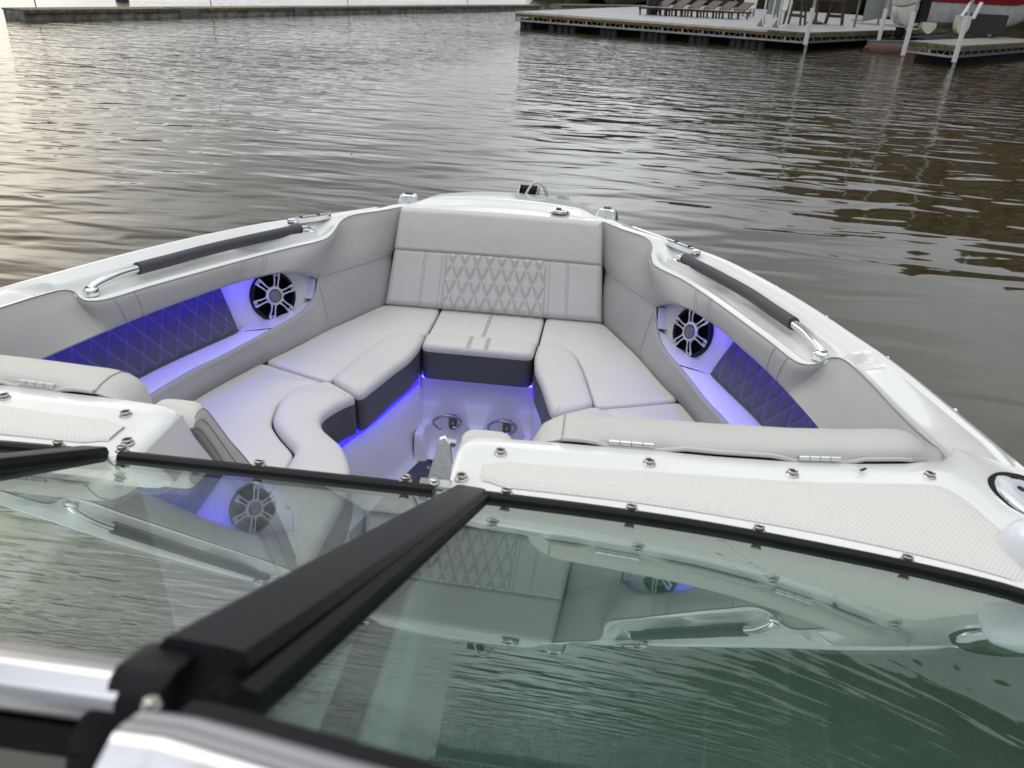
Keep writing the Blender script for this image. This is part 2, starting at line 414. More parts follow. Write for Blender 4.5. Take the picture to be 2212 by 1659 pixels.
for s in (1, -1):
    rows = []
    for o, i in zip(outer, inner):
        row = []; wv = (o.xy - i.xy).length
        n_out = Vector((o.x - i.x, o.y - i.y, 0)).normalized()
        for dv, dz in ((.016, -.05), (.017, -.030), (.014, -.014), (.007, -.004)): row.append(o + n_out * dv + Vector((0, 0, dz)))
        rc = recess((o + i) / 2)
        for k in range(25):
            v = k / 24; p = o.lerp(i, v)
            crown = .008 * sin(pi * min(v * 1.15, 1)) ** .7 * (1 - .6 * rc)
            # step down into the hand rail recess, then a rolled lip at the upholstery
            st = -.030 * sst(.26, .40, v) * (1 - sst(.62, .96, v)) * rc - .005 * sst(.15, .18, v) * (1 - sst(.8, 1, v))
            lip = .006 * math.exp(-((v - .88) / .05) ** 2) * rc
            row.append(p + Vector((0, 0, crown + st + lip - .012 * sst(1.26, 1.13, i.y) * (1 - v * .6))))
        row.append(i + Vector((0, 0, -.006)))
        rows.append(row)
    mb = MB(); mb.grid([sx(r, s) for r in rows]); mb.build('gunwale', 'gelcoat', boat, smooth=50)
    # outer hull side below the edge
    mb = MB(); rows = []
    hp = [p for p in OUT]
    for p in hp:
        f = sst(3.6, 1.2, p.y); q = Vector((p.x * (.25 + .5 * f), p.y - .55 * (1 - f), .12)); q2 = Vector((q.x * .8, q.y - .1, -.15))
        nrm = Vector((1, .2, 0)).normalized()
        rows.append(sx([p + nrm * .012 + Vector((0, 0, -.05)), p + nrm * .026 + Vector((0, 0, -.06)), p + nrm * .026 + Vector((0, 0, -.09)), p + nrm * .004 + Vector((0, 0, -.10)), p.lerp(q, .5) + nrm * .01, q, q2], s))
    mb.grid(rows); mb.build('hull_side', 'gelcoat', boat, smooth=40)

# ---- bow deck ahead of the backrest
mb = MB(); rows = []
st_ = [p for p in OUT if p.y > 2.965]; fr = resample(sx(st_[::-1], -1) + st_[1:], 41)
bk = [Vector((-.452 + .904 * k / 40, 2.985 + .02 * (1 - (2 * k / 40 - 1) ** 2) - .045 * sst(17.5, 20, abs(k - 20)), 1.218)) for k in range(41)]
for kk, (a, b) in enumerate(zip(bk, fr)):
    dip = Vector((0, 0, -.020 * sst(16, 20, abs(kk - 20)))); a = a + dip * .5; b = b + dip
    row = [a + Vector((0, -.012, -.03)), a + Vector((0, -.004, -.004))]
    for k in range(21):
        v = k / 20; p = a.lerp(b, v)
        lid = .024 * sst(.16, .30, v) * (1 - sst(.80, .97, v)) * sst(.40, .30, abs(p.x))
        row.append(p + Vector((0, 0, .012 * sin(pi * v) + lid)))
    row += [b + Vector((0, .012, -.012)), b + Vector((0, .016, -.05))]
    rows.append(row)
mb.grid(rows); mb.build('bow_deck', 'gelcoat', boat, smooth=45)
# flush pull latch on the lid
m4 = Matrix.Translation((.228, 3.075, 1.2275)) @ Matrix.Rotation(rad(-4), 4, 'X')
mb = MB(); mb.lathe([(0, .003), (.018, .003), (.028, .005), (.036, .004), (.039, -.004)], m4 @ Matrix.Diagonal((1.0, 1.25, 1, 1)), 28); la = mb.build('deck_latch', 'chrome', boat)
mb = MB(); mb.box(m4 @ Vector((-.006, .004, .006)), (.022, .016, .003)); mb.build('latch_pull', 'plastic_black', la, smooth=0)

# ---- bow roller with bail, and the fluke beside it
mb = MB()
for a in (.000, .084):
    mb.prism([(a, 3.44, 1.115), (a, 3.70, 1.10), (a, 3.73, 1.145), (a, 3.64, 1.165 if a else 1.185), (a, 3.52, 1.15)], (.006, 0, 0))
mb.box((.044, 3.58, 1.118), (.085, .28, .006))
br = mb.build('bow_roller', 'steel', boat, smooth=30)
mb = MB(); mb.tube(crom([(.022, 3.50, 1.12), (.044, 3.52, 1.165), (.066, 3.545, 1.202), (.090, 3.55, 1.213), (.118, 3.55, 1.200), (.136, 3.535, 1.165), (.139, 3.52, 1.11)], 8), .0068, 10); mb.build('bail', 'steel', br)
mb = MB(); mb.tube([(.006, 3.64, 1.150), (.084, 3.64, 1.150)], .026, 16); mb.build('roller', 'rubber', br)
mb = MB(); mb.prism([(.150, 3.56, 1.10), (.255, 3.50, 1.09), (.248, 3.51, 1.125), (.232, 3.53, 1.155), (.212, 3.545, 1.170), (.188, 3.555, 1.158)], (.010, .012, .004))
mb.build('anchor_fluke', 'galv', boat, bevel=.003)

# ---- chrome chocks with small navigation lights at the corners of the bow deck
for s in (1, -1):
    base = Vector((.418 * s, 3.16, 1.166))
    mb = MB()
    m4 = Matrix.Translation(base) @ Matrix.Rotation(rad(-10 * s), 4, 'Z')
    rr = [(.047, .030, 0), (.048, .031, .012), (.044, .028, .026), (.037, .026, .043), (.030, .024, .050), (.018, .016, .053), (.001, .001, .053)]
    rows = [[m4 @ Vector((a * math.copysign(abs(cos(t)) ** .6, cos(t)), b * math.copysign(abs(sin(t)) ** .6, sin(t)), h + .008)) for t in [2 * pi * k / 28 for k in range(28)]] for a, b, h in rr]
    mb.grid(rows, 0, closed=True); ck = mb.build('bow_chock', 'satin_metal', boat, smooth=50)
    mb = MB(); mb.lathe([(.050, -.004), (.050, .009), (.044, .011)], m4 @ Matrix.Diagonal((1, .66, 1, 1)), 28); mb.build('gasket', 'plastic_black', ck)
    mb = MB(); mb.box(m4 @ Vector((0, .0, .0625)), (.034, .018, .003)); mb.build('lens', 'navy', ck, smooth=0, bevel=.001)
    mb = MB(); mb.lathe([(0, .003), (.0045, .003), (.0055, 0)], m4 @ Matrix.Translation((0, -.0305, .028)) @ Matrix.Rotation(rad(70), 4, 'X'), 14); mb.build('screw', 'stud_metal', ck)
# ---- pull up cleats lying flush on the gunwale
for s in (1, -1):
    a, b = Vector((.643, 2.815, 1.213)), Vector((.748, 2.650, 1.229)); d = (b - a); 
    mb = MB(); n = 16; up = Vector((0, 0, 1)); sd = d.normalized().cross(up)
    rows = [[a + d * (k / n) + sd * (.017 * sqrt(max(1 - (2 * k / n - 1) ** 4, .02))) * t + up * (.010 + .004 * (1 - t * t)) for t in (-1, -.5, 0, .5, 1)] for k in range(n + 1)]
    mb.grid([sx(r, s) for r in rows])
    mb.grid([[q + Vector((0, 0, -.016)) for q in sx((r[0], r[-1]), s)] for r in rows])
    for t in (0, -1): mb.grid([sx([r[t], r[t] + Vector((0, 0, -.016))], s) for r in rows])
    c_ = mb.build('pull_up_cleat', 'chrome', boat, smooth=60)
    for t in (.3, .7):
        mb = MB(); mb.tube(sx([a + d * t + up * .013 + sd * .008, a + d * t + up * .013 - sd * .008], s), .004, 8); mb.build('cleat_hole', 'plastic_black', c_)

# ---- snap studs along the outer edge
def stud(name, p, nrm, r, parent, mt='stud_metal', open_=True):
    p = V(p); q = V(nrm).normalized().to_track_quat('Z', 'Y').to_matrix().to_4x4(); m4 = Matrix.Translation(p) @ q
    mb = MB()
    pr = [(r * 1.22, 0), (r * 1.25, r * .28), (r * 1.05, r * .42), (r * .80, r * .5), (r * .78, r * .68), (r * .95, r * .85), (r * .97, r * 1.05), (r * .8, r * 1.15)]
    pr += [(r * .62, r * 1.05), (r * .58, r * .5), (0, r * .45)] if open_ else [(0, r * 1.15)]
    mb.lathe(pr, m4, 20); return mb.build(name, mt, parent, smooth=50)
for s in (1, -1):
    for y in (2.627, 2.316, 2.027, 1.732, 1.451, 1.2):
        p = at_y(OUT, y); stud('snap_stud', (s * (p.x + .018), p.y, p.z - .018), (s, .3, .35), .0065, boat, 'chrome', False)

# ---- hand rails
for s in (1, -1):
    A, B_ = Vector((.964, 1.797, 1.277)), Vector((.676, 2.672, 1.192))
    mid = crom([A, (.962, 1.815, 1.283), (.951, 1.865, 1.2865), (.938, 1.93, 1.284), (.90, 2.08, 1.267), (.856, 2.25, 1.249), (.790, 2.42, 1.233), (.702, 2.61, 1.217), (.684, 2.652, 1.211), B_], 10)
    mid = resample(mid, 80)
    mb = MB(); mb.tube(sx(mid, s), .0122, 16)
    for e, nn in ((A, (0, 0, 1)), (B_, (0, 0, 1))):
        mb.lathe([(.021, -.012), (.021, .003), (.017, .007), (.012, .009)], Matrix.Translation((e.x * s, e.y, e.z)) , 22)
    hr = mb.build('hand_rail', 'chrome', boat, smooth=50)
    gp = mid[15:75]; mb = MB(); mb.tube(sx([gp[0] * 1.002 - gp[1] * .002] + gp + [gp[-1] * 1.002 - gp[-2] * .002], s), [.0145] + [.0182] * len(gp) + [.0145], 18); mb.build('grip', 'foam', hr, smooth=35)

# ---- side upholstery with the storage pocket
UP = crom([(.616, 2.551, 1.062), (.645, 2.475, 1.105), (.69, 2.37, 1.140), (.764, 2.207, 1.158), (.812, 2.02, 1.178), (.860, 1.85, 1.190), (.897, 1.684, 1.200), (.925, 1.5, 1.215), (.945, 1.25, 1.24), (.955, 1.13, 1.26)], 10)
LO = crom([(.616, 2.551, 1.056), (.622, 2.505, .995), (.640, 2.40, .976), (.697, 2.235, .972), (.750, 2.05, .977), (.803, 1.9, .979), (.86, 1.6, .982), (.885, 1.13, .985)], 10)
BT = crom([(.578, 2.52, .877), (.604, 2.445, .881), (.660, 2.305, .886), (.703, 2.205, .891), (.757, 2.04, .897), (.81, 1.86, .90), (.86, 1.6, .90), (.89, 1.13, .90)], 10)
TP_f = [p for p in TOP if p.y > 2.655 and p.x < .60]; TP_a = TOP[len(TP_f) - 1:]
NS = 90
Tf = resample(TP_f, 16); Bf = resample(crom([(.442, 2.812, .858), (.49, 2.72, .866), (.535, 2.615, .872), (.578, 2.52, .877)], 8), 16)
Mf = resample(crom([(.434, 2.905, 1.044), (.487, 2.79, 1.05), (.553, 2.665, 1.056), (.616, 2.551, 1.059)], 8), 16)
def by_y(path, ys): return [next((a.lerp(b, (y - a.y) / (b.y - a.y)) for a, b in zip(path, path[1:]) if a.y >= y >= b.y and a.y > b.y), path[0] if y > path[0].y else path[-1]) for y in ys]
jog = min(range(len(TP_a)), key=lambda i: abs(TP_a[i].y - 1.76) + (9 if TP_a[i].x > .9 else 0)); jend = min(range(len(TP_a)), key=lambda i: (TP_a[i] - Vector((.992, 1.64, 1.317))).length)
Ta = resample(TP_a[:jog + 1], 56)[:-1] + resample(TP_a[jog:jend + 1], 16)[:-1] + resample(TP_a[jend:], 20); NS = len(Ta)
def matched(path):
    y0 = path[0].y; yj = 1.79; ye = 1.60
    i1 = min(range(len(path)), key=lambda i: abs(path[i].y - yj)); i2 = min(range(len(path)), key=lambda i: abs(path[i].y - ye))
    return resample(path[:i1 + 1], 56)[:-1] + resample(path[i1:i2 + 1], 16)[:-1] + resample(path[i2:], 20)
Ua, La, Ba = matched(UP), matched(LO), matched(BT)
inw = lambda a, b: Vector((-(b.y - a.y), b.x - a.x, 0)).normalized()
SIDE = {}
for s in (1, -1):
    mb = MB()
    rows = []
    for t, m_, b in zip(Tf, Mf, Bf):                     # forward panel beside the backrest
        nin = Vector((-.9, -.43, 0)); row = [t + Vector((0, 0, -.004)) - nin * .006, t + Vector((0, 0, .002)) + nin * .004, t + nin * .010 + Vector((0, 0, -.006))]
        for k in range(1, 7): row.append(t.lerp(m_, k / 7) + nin * .008 * sin(pi * (k / 7)) ** .5 * (1 - .3 * k / 7) + nin * .006)
        row.append(m_ + nin * .001)
        for k in range(1, 6): row.append(m_.lerp(b, k / 6) + nin * .008 * sin(pi * k / 6) ** .5)
        row += [b, b + Vector((0, 0, -.02))]
        rows.append(sx(row, s))
    mb.grid(rows)
    rows = []; lows = []
    for i in range(NS):
        t, u, l, b = Ta[i], Ua[i], La[i], Ba[i]
        j = min(i + 1, NS - 1); jj = max(i - 1, 0); nin = Vector((-(Ua[jj].y - Ua[j].y), Ua[jj].x - Ua[j].x, 0)); nin = -nin.normalized() if nin.x > 0 else nin.normalized()
        f = sst(0, 6, i)
        tt = (Ta[min(i + 2, NS - 1)] - Ta[max(i - 2, 0)]); nT = Vector((tt.y, -tt.x, 0)).normalized(); nT = (nT + nin * .6).normalized()
        row = [t + Vector((0, 0, -.012)), t + Vector((0, 0, .001)) + nT * .003, t + nT * .005 + Vector((0, 0, .000)), t + nT * .009 + Vector((0, 0, -.005))]
        for k in range(1, 7): row.append((t + nT * .009 + Vector((0, 0, -.005))).lerp(u + nin * .006, k / 7) + (nT.lerp(nin, k / 7)) * .006 * sin(pi * k / 7) ** .6)
        row += [u + nin * .006 + Vector((0, 0, .004)), u + Vector((0, 0, -.003)), u - nin * .012 * f + Vector((0, 0, -.005)), u - nin * .06 * f + Vector((0, 0, .012 * f))]
        rows.append(sx(row, s))
        row = [l - nin * .012 * f + Vector((0, 0, -.012)), l - nin * .010 * f + Vector((0, 0, -.002)), l, l + nin * .006 + Vector((0, 0, -.008))]
        for k in range(1, 6): row.append(l.lerp(b, k / 6) + nin * .007 * sin(pi * k / 6) ** .5)
        row += [b, b + Vector((0, 0, -.02))]
        lows.append(sx(row, s))
    mb.grid(rows); mb.grid(lows)
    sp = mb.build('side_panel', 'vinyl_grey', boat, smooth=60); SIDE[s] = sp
    # seams
    mb = MB()
    mb.tube(sx([m_ + Vector((-.9, -.43, 0)) * .0015 for m_ in Mf], s), .0016, 6)
    def vseam(i):
        r = rows[i]; mb.tube([q + Vector((-.0004 * s, 0, .0002)) for q in r[2:13]], .0012, 5)
    for i in (19, 20, 25, 26, 51, 55): vseam(i)
    piping = [r[2] + Vector((0, 0, .001)) for r in rows]; mb.tube(piping, .0016, 6)
    mb.tube(sx([t + Vector((-.0036, -.0017, .003)) for t in Tf], s), .0016, 6)
    mb.build('seam', 'thread_dark', sp)
    # pocket: shelf, tilted back wall, speaker pod
    QB = crom([(.785, 2.235, .972), (.905, 1.9, .982), (.965, 1.6, .985), (.985, 1.22, .988)], 12)
    QT = crom([(.893, 2.325, 1.135), (1.0, 1.96, 1.160), (1.055, 1.6, 1.18), (1.075, 1.22, 1.19)], 12)
    n = 60; qb, qt = resample(QB, n), resample(QT, n); lo = resample([p for p in LO if p.y < 2.30], n)
    mb = MB(); rows2 = []
    for a, b, c_ in zip(lo, qb, qt):
        o1 = a + Vector((.010, .006, -.004)); d = (c_ - b).normalized(); ox = Vector((.008, .004, 0))
        rows2.append(sx([o1, a.lerp(b, .35) + Vector((0, 0, -.004)), b + ox + Vector((0, 0, -.004)), b + ox + d * .02, c_ + ox + d * .06], s))
    mb.grid(rows2)
    pc = Vector((.735, 2.424, 1.03)); pn = Vector((-.77, -.57, .28)).normalized(); pc0 = pc - pn * .006
    def onpod(p): p = V(p); return p - pn * (p - pc0).dot(pn)
    p1, p2, p3, p4 = (onpod(q) for q in ((.60, 2.60, .93), (.60, 2.62, 1.22), (.84, 2.33, 1.24), (.80, 2.28, .93)))
    mb.grid([sx([p1, p2], s), sx([p4, p3], s), sx([qb[0] + Vector((.012, .004, -.05)), qt[0] + Vector((.02, .02, .06))], s)])
    shelf_f = [onpod((p.x + .06, p.y + .03, .965)) for p in LO if 2.30 <= p.y <= 2.5]
    lo_f = [p for p in LO if 2.30 <= p.y <= 2.5]
    mb.grid([sx([a + Vector((.010, .006, -.004)), b], s) for a, b in zip(lo_f, shelf_f)])
    a, b = lo_f[-1], shelf_f[-1]; mb.poly(sx([a + Vector((.010, .006, -.004)), b, qb[0] + Vector((.008, .004, -.004)), lo[0] + Vector((.010, .006, -.004))], s))
    mb.poly(sx([(.645, 2.50, .9595), (.685, 2.31, .9595), (.80, 2.24, .9595), (.80, 2.34, .9595), (.67, 2.52, .9595)], s))
    lo_v = [p for p in LO if p.y > 2.5]; mb.grid([sx([p + Vector((.006, .003, 0)), onpod(p + Vector((.05, .02, -.01)))], s) for p in lo_v])
    pk = mb.build('storage_pocket', 'gelcoat_plain', boat, smooth=35)
    # quilted dark liner: puffed diamonds
    mb = MB(); nu, nv = 210, 46; rows3 = []; qbD, qtD = resample(QB, nu), resample(QT, nu)
    lenq = sum((x - y).length for x, y in zip(qbD, qbD[1:])); stl = []
    for i in range(nu):
        a, b = qbD[i], qtD[i]; row = []
        t3 = (qbD[min(i + 1, nu - 1)] - qbD[max(i - 1, 0)]).normalized(); nn = t3.cross(b - a).normalized(); nn = nn if nn.x < 0 else -nn
        for j in range(nv):
            v = j / (nv - 1); uu = i / (nu - 1) * lenq; hh = v * (b - a).length
            p_, q_ = uu / .066 + hh / .105, uu / .066 - hh / .105
            g = min(abs(p_ - round(p_)), abs(q_ - round(q_)))
            puff = .006 * min(g / .28, 1) ** .5
            edge = min(i, nu - 1 - i, j, nv - 1 - j); e = min(edge / 3, 1)
            row.append(a.lerp(b, v) + nn * (.002 + (puff + .004) * e ** .5))
        rows3.append(sx(row, s))
    mb.grid(rows3); ql = mb.build('quilted_liner', 'vinyl_quilt', boat, smooth=80, label='dark quilted liner of the pocket')
    mb = MB()
    def qpt(uu, hh, off=.0035):
        i = min(max(int(uu / lenq * (nu - 1)), 0), nu - 2); f = uu / lenq * (nu - 1) - i
        a = qbD[i].lerp(qbD[i + 1], f); b = qtD[i].lerp(qtD[i + 1], f); v = hh / (b - a).length
        nn = (qbD[i + 1] - qbD[i]).normalized().cross(b - a).normalized(); nn = nn if nn.x < 0 else -nn
        return a.lerp(b, v) + nn * off
    H_ = (qtD[0] - qbD[0]).length
    for k in range(-4, 18):
        for sg in (1, -1):
            for dd in (-.0028, .0028):
                pts = []
                for q in range(13):
                    hh = H_ * (.04 + .9 * q / 12); uu = k * .066 + sg * hh / .105 * .066 + dd
                    if .004 < uu < lenq - .004: pts.append(qpt(uu, hh, .0080))
                if len(pts) > 2: mb.tube(sx(pts, s), .0008, 4)
    mb.build('stitching', 'thread_grey', ql)
    # led strip tucked under the roll
    mb = MB(); mb.tube(sx([q + Vector((.050, .028, -.004)) for q in resample([p for p in UP if p.y < 2.36], 40)], s), .003, 6); mb.build('light_strip', 'led_pocket', pk)
    if s < 0:
        mb = MB(); mb.box((-.868, 2.322, 1.085), (.035, .02, .075), Matrix.Rotation(rad(20), 3, 'Z')); mb.build('socket_cover', 'plastic_black', pk, bevel=.006)

    # ---- speaker
    zx = pn; ux = Vector((0, 0, 1)) - zx * zx.z; ux.normalize(); wx = ux.cross(zx)
    m3 = Matrix((wx, ux, zx)).transposed(); 
    def S_(m): return Matrix.Diagonal((s, 1, 1, 1)) @ Matrix.Translation(pc) @ m3.to_4x4() @ m
    I4 = Matrix.Identity(4)
    mb = MB(); mb.lathe([(.0865, -.008), (.0865, .004), (.084, .008), (.0765, .009), (.073, .004), (.072, -.004)], S_(I4), 48); spk = mb.build('speaker', 'plastic_black', boat, smooth=40)
    mb = MB(); mb.lathe([(.0725, -.003), (.066, .003), (.059, -.001), (.03, -.003), (.0, -.0035)], S_(I4), 40); mb.build('cone', 'cone_black', spk)
    mb = MB()
    rr_ = 24
    mb.lathe([(.0245, .010), (.0245, .015), (.033, .0135), (.0345, .009)], S_(I4), 36)
    for k in range(6):
        R_ = Matrix.Rotation(rad(60 * k + 22), 4, 'Z')
        for e in (1, -1):
            mb.grid([[S_(R_ @ Matrix.Translation((e * x, y, z))) @ Vector((dx, 0, dz)) for dx, dz in ((-wd, -.002), (-wd, .001), (wd, .001), (wd, -.002))] for x, y, z, wd in ((.0085, .028, .012, .0045), (.0068, .040, .013, .0026), (.0072, .055, .013, .0026), (.0095, .070, .011, .0032), (.0095, .079, .0095, .0034))])
        mb.box(S_(R_) @ Vector((0, .0765, .0095)), (.024, .012, .005), (Matrix.Diagonal((s, 1, 1)) @ m3 @ R_.to_3x3()))
    mb.build('grille', 'grille_silver', spk, smooth=40)
    for k in range(6):
        R_ = Matrix.Rotation(rad(60 * k + 22), 4, 'Z'); mb = MB(); mb.lathe([(0, .0135), (.0026, .0135), (.0032, .0118)], S_(R_ @ Matrix.Translation((0, .0765, 0))), 10); mb.build('screw', 'plastic_black', spk)
    mb = MB(); mb.lathe([(.0245, .010), (.0225, .0155), (.021, .0135), (.017, .0165), (.009, .0195), (0, .0205)], S_(I4), 32); mb.build('dust_cap', 'dome_grey', spk, smooth=60)
    mb = MB(); mb.box(S_(Matrix.Rotation(rad(-22 if s < 0 else -22), 4, 'Z')) @ Vector((0, -.080, .0095)), (.030, .006, .002), Matrix.Diagonal((s, 1, 1)) @ m3 @ Matrix.Rotation(rad(-22), 3, 'Z')); mb.build('badge', 'dome_grey', spk, smooth=0)

# ---- backrest at the bow
def bp_(x, v):            # v 0 bottom .. 1 top
    p = Vector((x * (.437 + (.402 - .437) * v) / .437, 2.805 + (2.972 - 2.805) * v, .866 + (1.222 - .866) * v + .006 * (1 - (x / .437) ** 2) * v))
    return p
bn = Vector((0, -.905, .425)).normalized(); bn = Vector((0, -(1.222 - .866), 2.972 - 2.805)).normalized()
nu, nv = 420, 190; rows = []; VS = .565
for i in range(nu):
    x = -.437 + .874 * i / (nu - 1); row = []
    for j in range(nv):
        v = j / (nv - 1); hz = v * .393
        ed = min(.437 - abs(x), (1 - v) * .393, hz); th = .030 * sqrt(max(1 - (1 - min(ed / .028, 1)) ** 2, 0))
        puff = 0
        if v < VS:
            th -= .007 * (1 - min((VS - v) * .393 / .012, 1)) ** 2
            if abs(x) < .206:
                a_, b_ = x / .0515 + hz / .1160, x / .0515 - hz / .1160
                g = min(abs(a_ - round(a_)), abs(b_ - round(b_)))
                puff = .0085 * sst(.015, .19, g) - .001 + .0012 * sst(.2, .5, g)
                e2 = min(.206 - abs(x), (VS - v) * .393); puff *= min(e2 / .006, 1)
            for xs in (.206, .222, .292, .300):
                th -= .0022 * math.exp(-((abs(x) - xs) / .0022) ** 2)
        else: th += .004 * sin(pi * (v - VS) / (1 - VS)) + .004 - .010 * (1 - min((v - VS) * .393 / .010, 1)) ** 2
        row.append(bp_(x, v) + bn * (th + puff))
    rows.append(row)
mb = MB(); mb.grid(rows)
ring = [r[0] for r in rows] + rows[-1][1:] + [r[-1] for r in rows[::-1]][1:] + rows[0][::-1][1:-1]
mb.grid([ring, [p - bn * .06 for p in ring]], closed=True)
bkr = mb.build('backrest', 'vinyl', boat, smooth=70, merge=True, label='bow backrest with a quilted diamond panel')
mb = MB()
def bsurf(x, v, off=.0006):
    i = min(max(int(round((x + .437) / .874 * (nu - 1))), 0), nu - 1); j = min(max(int(round(v * (nv - 1))), 0), nv - 1); return rows[i][j] + bn * off
for xs in (.206, .222, .292, .300):
    for e in (1, -1): mb.tube([bsurf(e * xs, .02 + .54 * k / 24, .0) for k in range(25)], .0010, 5)
mb.tube([bsurf(-.43 + .86 * k / 60, VS, .0002) for k in range(61)], .0014, 5)
mb.build('seam', 'thread_dark', bkr)
# ---- seat cushions of the bow
ZS = .884
def zseat(x, y): return .868 + .010 * sst(2.8, 2.4, y) + .014 * sst(2.35, 1.9, y)
def zroll(x, y): return zseat(x, y) + .020
mb = MB()
pad(mb, [(-.209, 2.83), (.209, 2.83), (.205, 2.532), (-.205, 2.532)], zseat, .77, crown=.004)
pad(mb, [(-.205, 2.529), (.205, 2.529), (.200, 2.412), (-.200, 2.412)], zroll, .762, r=.022, crown=.006)
cc = mb.build('seat_cushion', ['vinyl', 'vinyl_dark'], boat, smooth=60)
mb = MB()
for x in (-.004, .004): mb.tube([(x, y, zseat(x, y) + .0045) for y in (2.81, 2.70, 2.56)], .0011, 5)
for x in (-.036, -.028, .028, .036): mb.tube([(x, 2.52, zroll(0, 2.52) + .000), (x, 2.49, zroll(0, 2.49) + .006), (x, 2.44, zroll(0, 2.44) + .0065), (x, 2.425, zroll(0, 2.42) + .0005), (x, 2.415, zroll(0, 2.41) - .014)], .0011, 5)
mb.build('seam', 'thread_dark', cc)
W_out = [(.214, 2.826), (.44, 2.812), (.487, 2.718), (.532, 2.615), (.575, 2.52), (.602, 2.445), (.657, 2.305), (.700, 2.212), (.56, 2.155), (.430, 2.105), (.412, 2.20), (.392, 2.31), (.360, 2.44), (.325, 2.515), (.275, 2.537), (.211, 2.532)]
W_in = [(.209, 2.529), (.274, 2.533), (.322, 2.511), (.356, 2.438), (.388, 2.31), (.408, 2.20), (.426, 2.102), (.365, 2.055), (.300, 2.006), (.275, 2.105), (.250, 2.212), (.219, 2.312), (.206, 2.412)]
A_out = [(.702, 2.203), (.755, 2.042), (.808, 1.86), (.86, 1.6), (.885, 1.22), (.385, 1.22), (.382, 1.55), (.384, 1.68), (.46, 1.755), (.512, 1.82), (.535, 1.93), (.516, 2.03), (.432, 2.096), (.56, 2.146)]
A_in = [(.428, 2.093), (.512, 2.028), (.531, 1.93), (.508, 1.822), (.456, 1.758), (.380, 1.684), (.377, 1.55), (.380, 1.22), (.189, 1.22), (.189, 1.50), (.207, 1.625), (.262, 1.728), (.345, 1.80), (.374, 1.850), (.372, 1.885), (.337, 1.965), (.302, 2.000), (.366, 2.046)]
for s in (1, -1):
    m_ = lambda q: [(x * s, y) for x, y in q]
    mb = MB(); pad(mb, m_(W_out), zseat, .80, crown=.004); pad(mb, m_(W_in), zroll, .766, r=.024, crown=.005)
    mb.build('seat_cushion', ['vinyl', 'vinyl_dark'], boat, smooth=60)
    mb = MB(); pad(mb, m_(A_out), zseat, .80, crown=.004); pad(mb, m_(A_in), zroll, .770, r=.026, crown=.005)
    mb.build('seat_cushion', ['vinyl', 'vinyl_dark'], boat, smooth=60)

# ---- moulded foot well under the seats
FW = [(.205, 2.475), (.208, 2.42), (.238, 2.30), (.268, 2.20), (.318, 2.02), (.352, 1.965), (.385, 1.89), (.388, 1.845), (.36, 1.80), (.278, 1.73), (.225, 1.63), (.212, 1.5), (.212, .94)]
mb = MB()
for s in (1, -1):
    P = resample(crom([(x, y, 0) for x, y in FW], 6), 90)
    rows = []
    for p in P:
        t = sst(2.2, 2.45, p.y); rows.append(sx([(p.x + .03, p.y, .80), (p.x + .022, p.y, .77), (p.x + .012, p.y, .74), (p.x - .000, p.y, .60), (p.x - .010, p.y, .50), (p.x - .020, p.y, .462), (p.x - .036, p.y, .450)], s))
    mb.grid(rows)
mb.grid([[(-.40, y, .449), (.40, y, .449)] for y in (2.30, 2.0, 1.5, .9, -.6)])
nx, ny = 110, 80
def step(x, y):
    z = .450 + .115 * sst(2.315, 2.335, y) + .075 * sst(2.425, 2.455, y) + .16 * sst(2.455, 2.475, y)
    for cx in (-.1, .105):
        d = math.hypot(x - cx, (y - 2.385) * 1.0)
        scoop = 1 - sst(.068, .086, d)
        if y < 2.385: scoop = 1 - sst(.066, .084, abs(x - cx))
        low = .452 + .03 * sst(2.30, 2.40, y)
        z = z * (1 - scoop) + min(z, low) * scoop
    return z
mb.grid([[(-.212 + .424 * i / nx, 2.20 + .278 * j / ny, step(-.212 + .424 * i / nx, 2.20 + .278 * j / ny)) for j in range(ny + 1)] for i in range(nx + 1)])
mb.grid([[(-.23, 2.478, .79), (.23, 2.478, .79)], [(-.23, 2.477, .70), (.23, 2.477, .70)]])
fw = mb.build('foot_well', 'gelcoat_plain', boat, smooth=50)
mb = MB(); pts = [(-.165, 2.345), (-.03, 2.335), (.03, 2.30), (.2, 2.29), (.235, 2.18), (.29, 2.0), (.33, 1.86), (.22, 1.70), (.17, 1.5), (.17, .9), (-.17, .9), (-.17, 1.5), (-.22, 1.70), (-.33, 1.86), (-.285, 2.0), (-.245, 2.15), (-.19, 2.325)]
mb.prism([(x, y, .453) for x, y in pts], (0, 0, .008)); fm = mb.build('floor_mat', 'floor_dark', boat, smooth=30)
mb = MB()
mb.tube([(-.235, 2.08, .4612), (-.13, 2.19, .4612), (.0, 2.30, .4612)], .0028, 6); mb.tube([(-.15, 2.32, .4612), (-.04, 2.2, .4612), (.1, 2.05, .4612)], .0028, 6)
mb.tube([(-.05 + .13 * cos(a), 2.07 + .09 * sin(a), .4612) for a in [rad(20 + 14 * k) for k in range(11)]], .0035, 6)
mb.build('mat_seam', 'rubber', fm)
for x, y in ((-.15, 2.28), (-.13, 2.16), (.02, 2.25), (-.2, 2.15)): stud('screw', (x, y, .461), (0, 0, 1), .006, fm, 'steel', False)
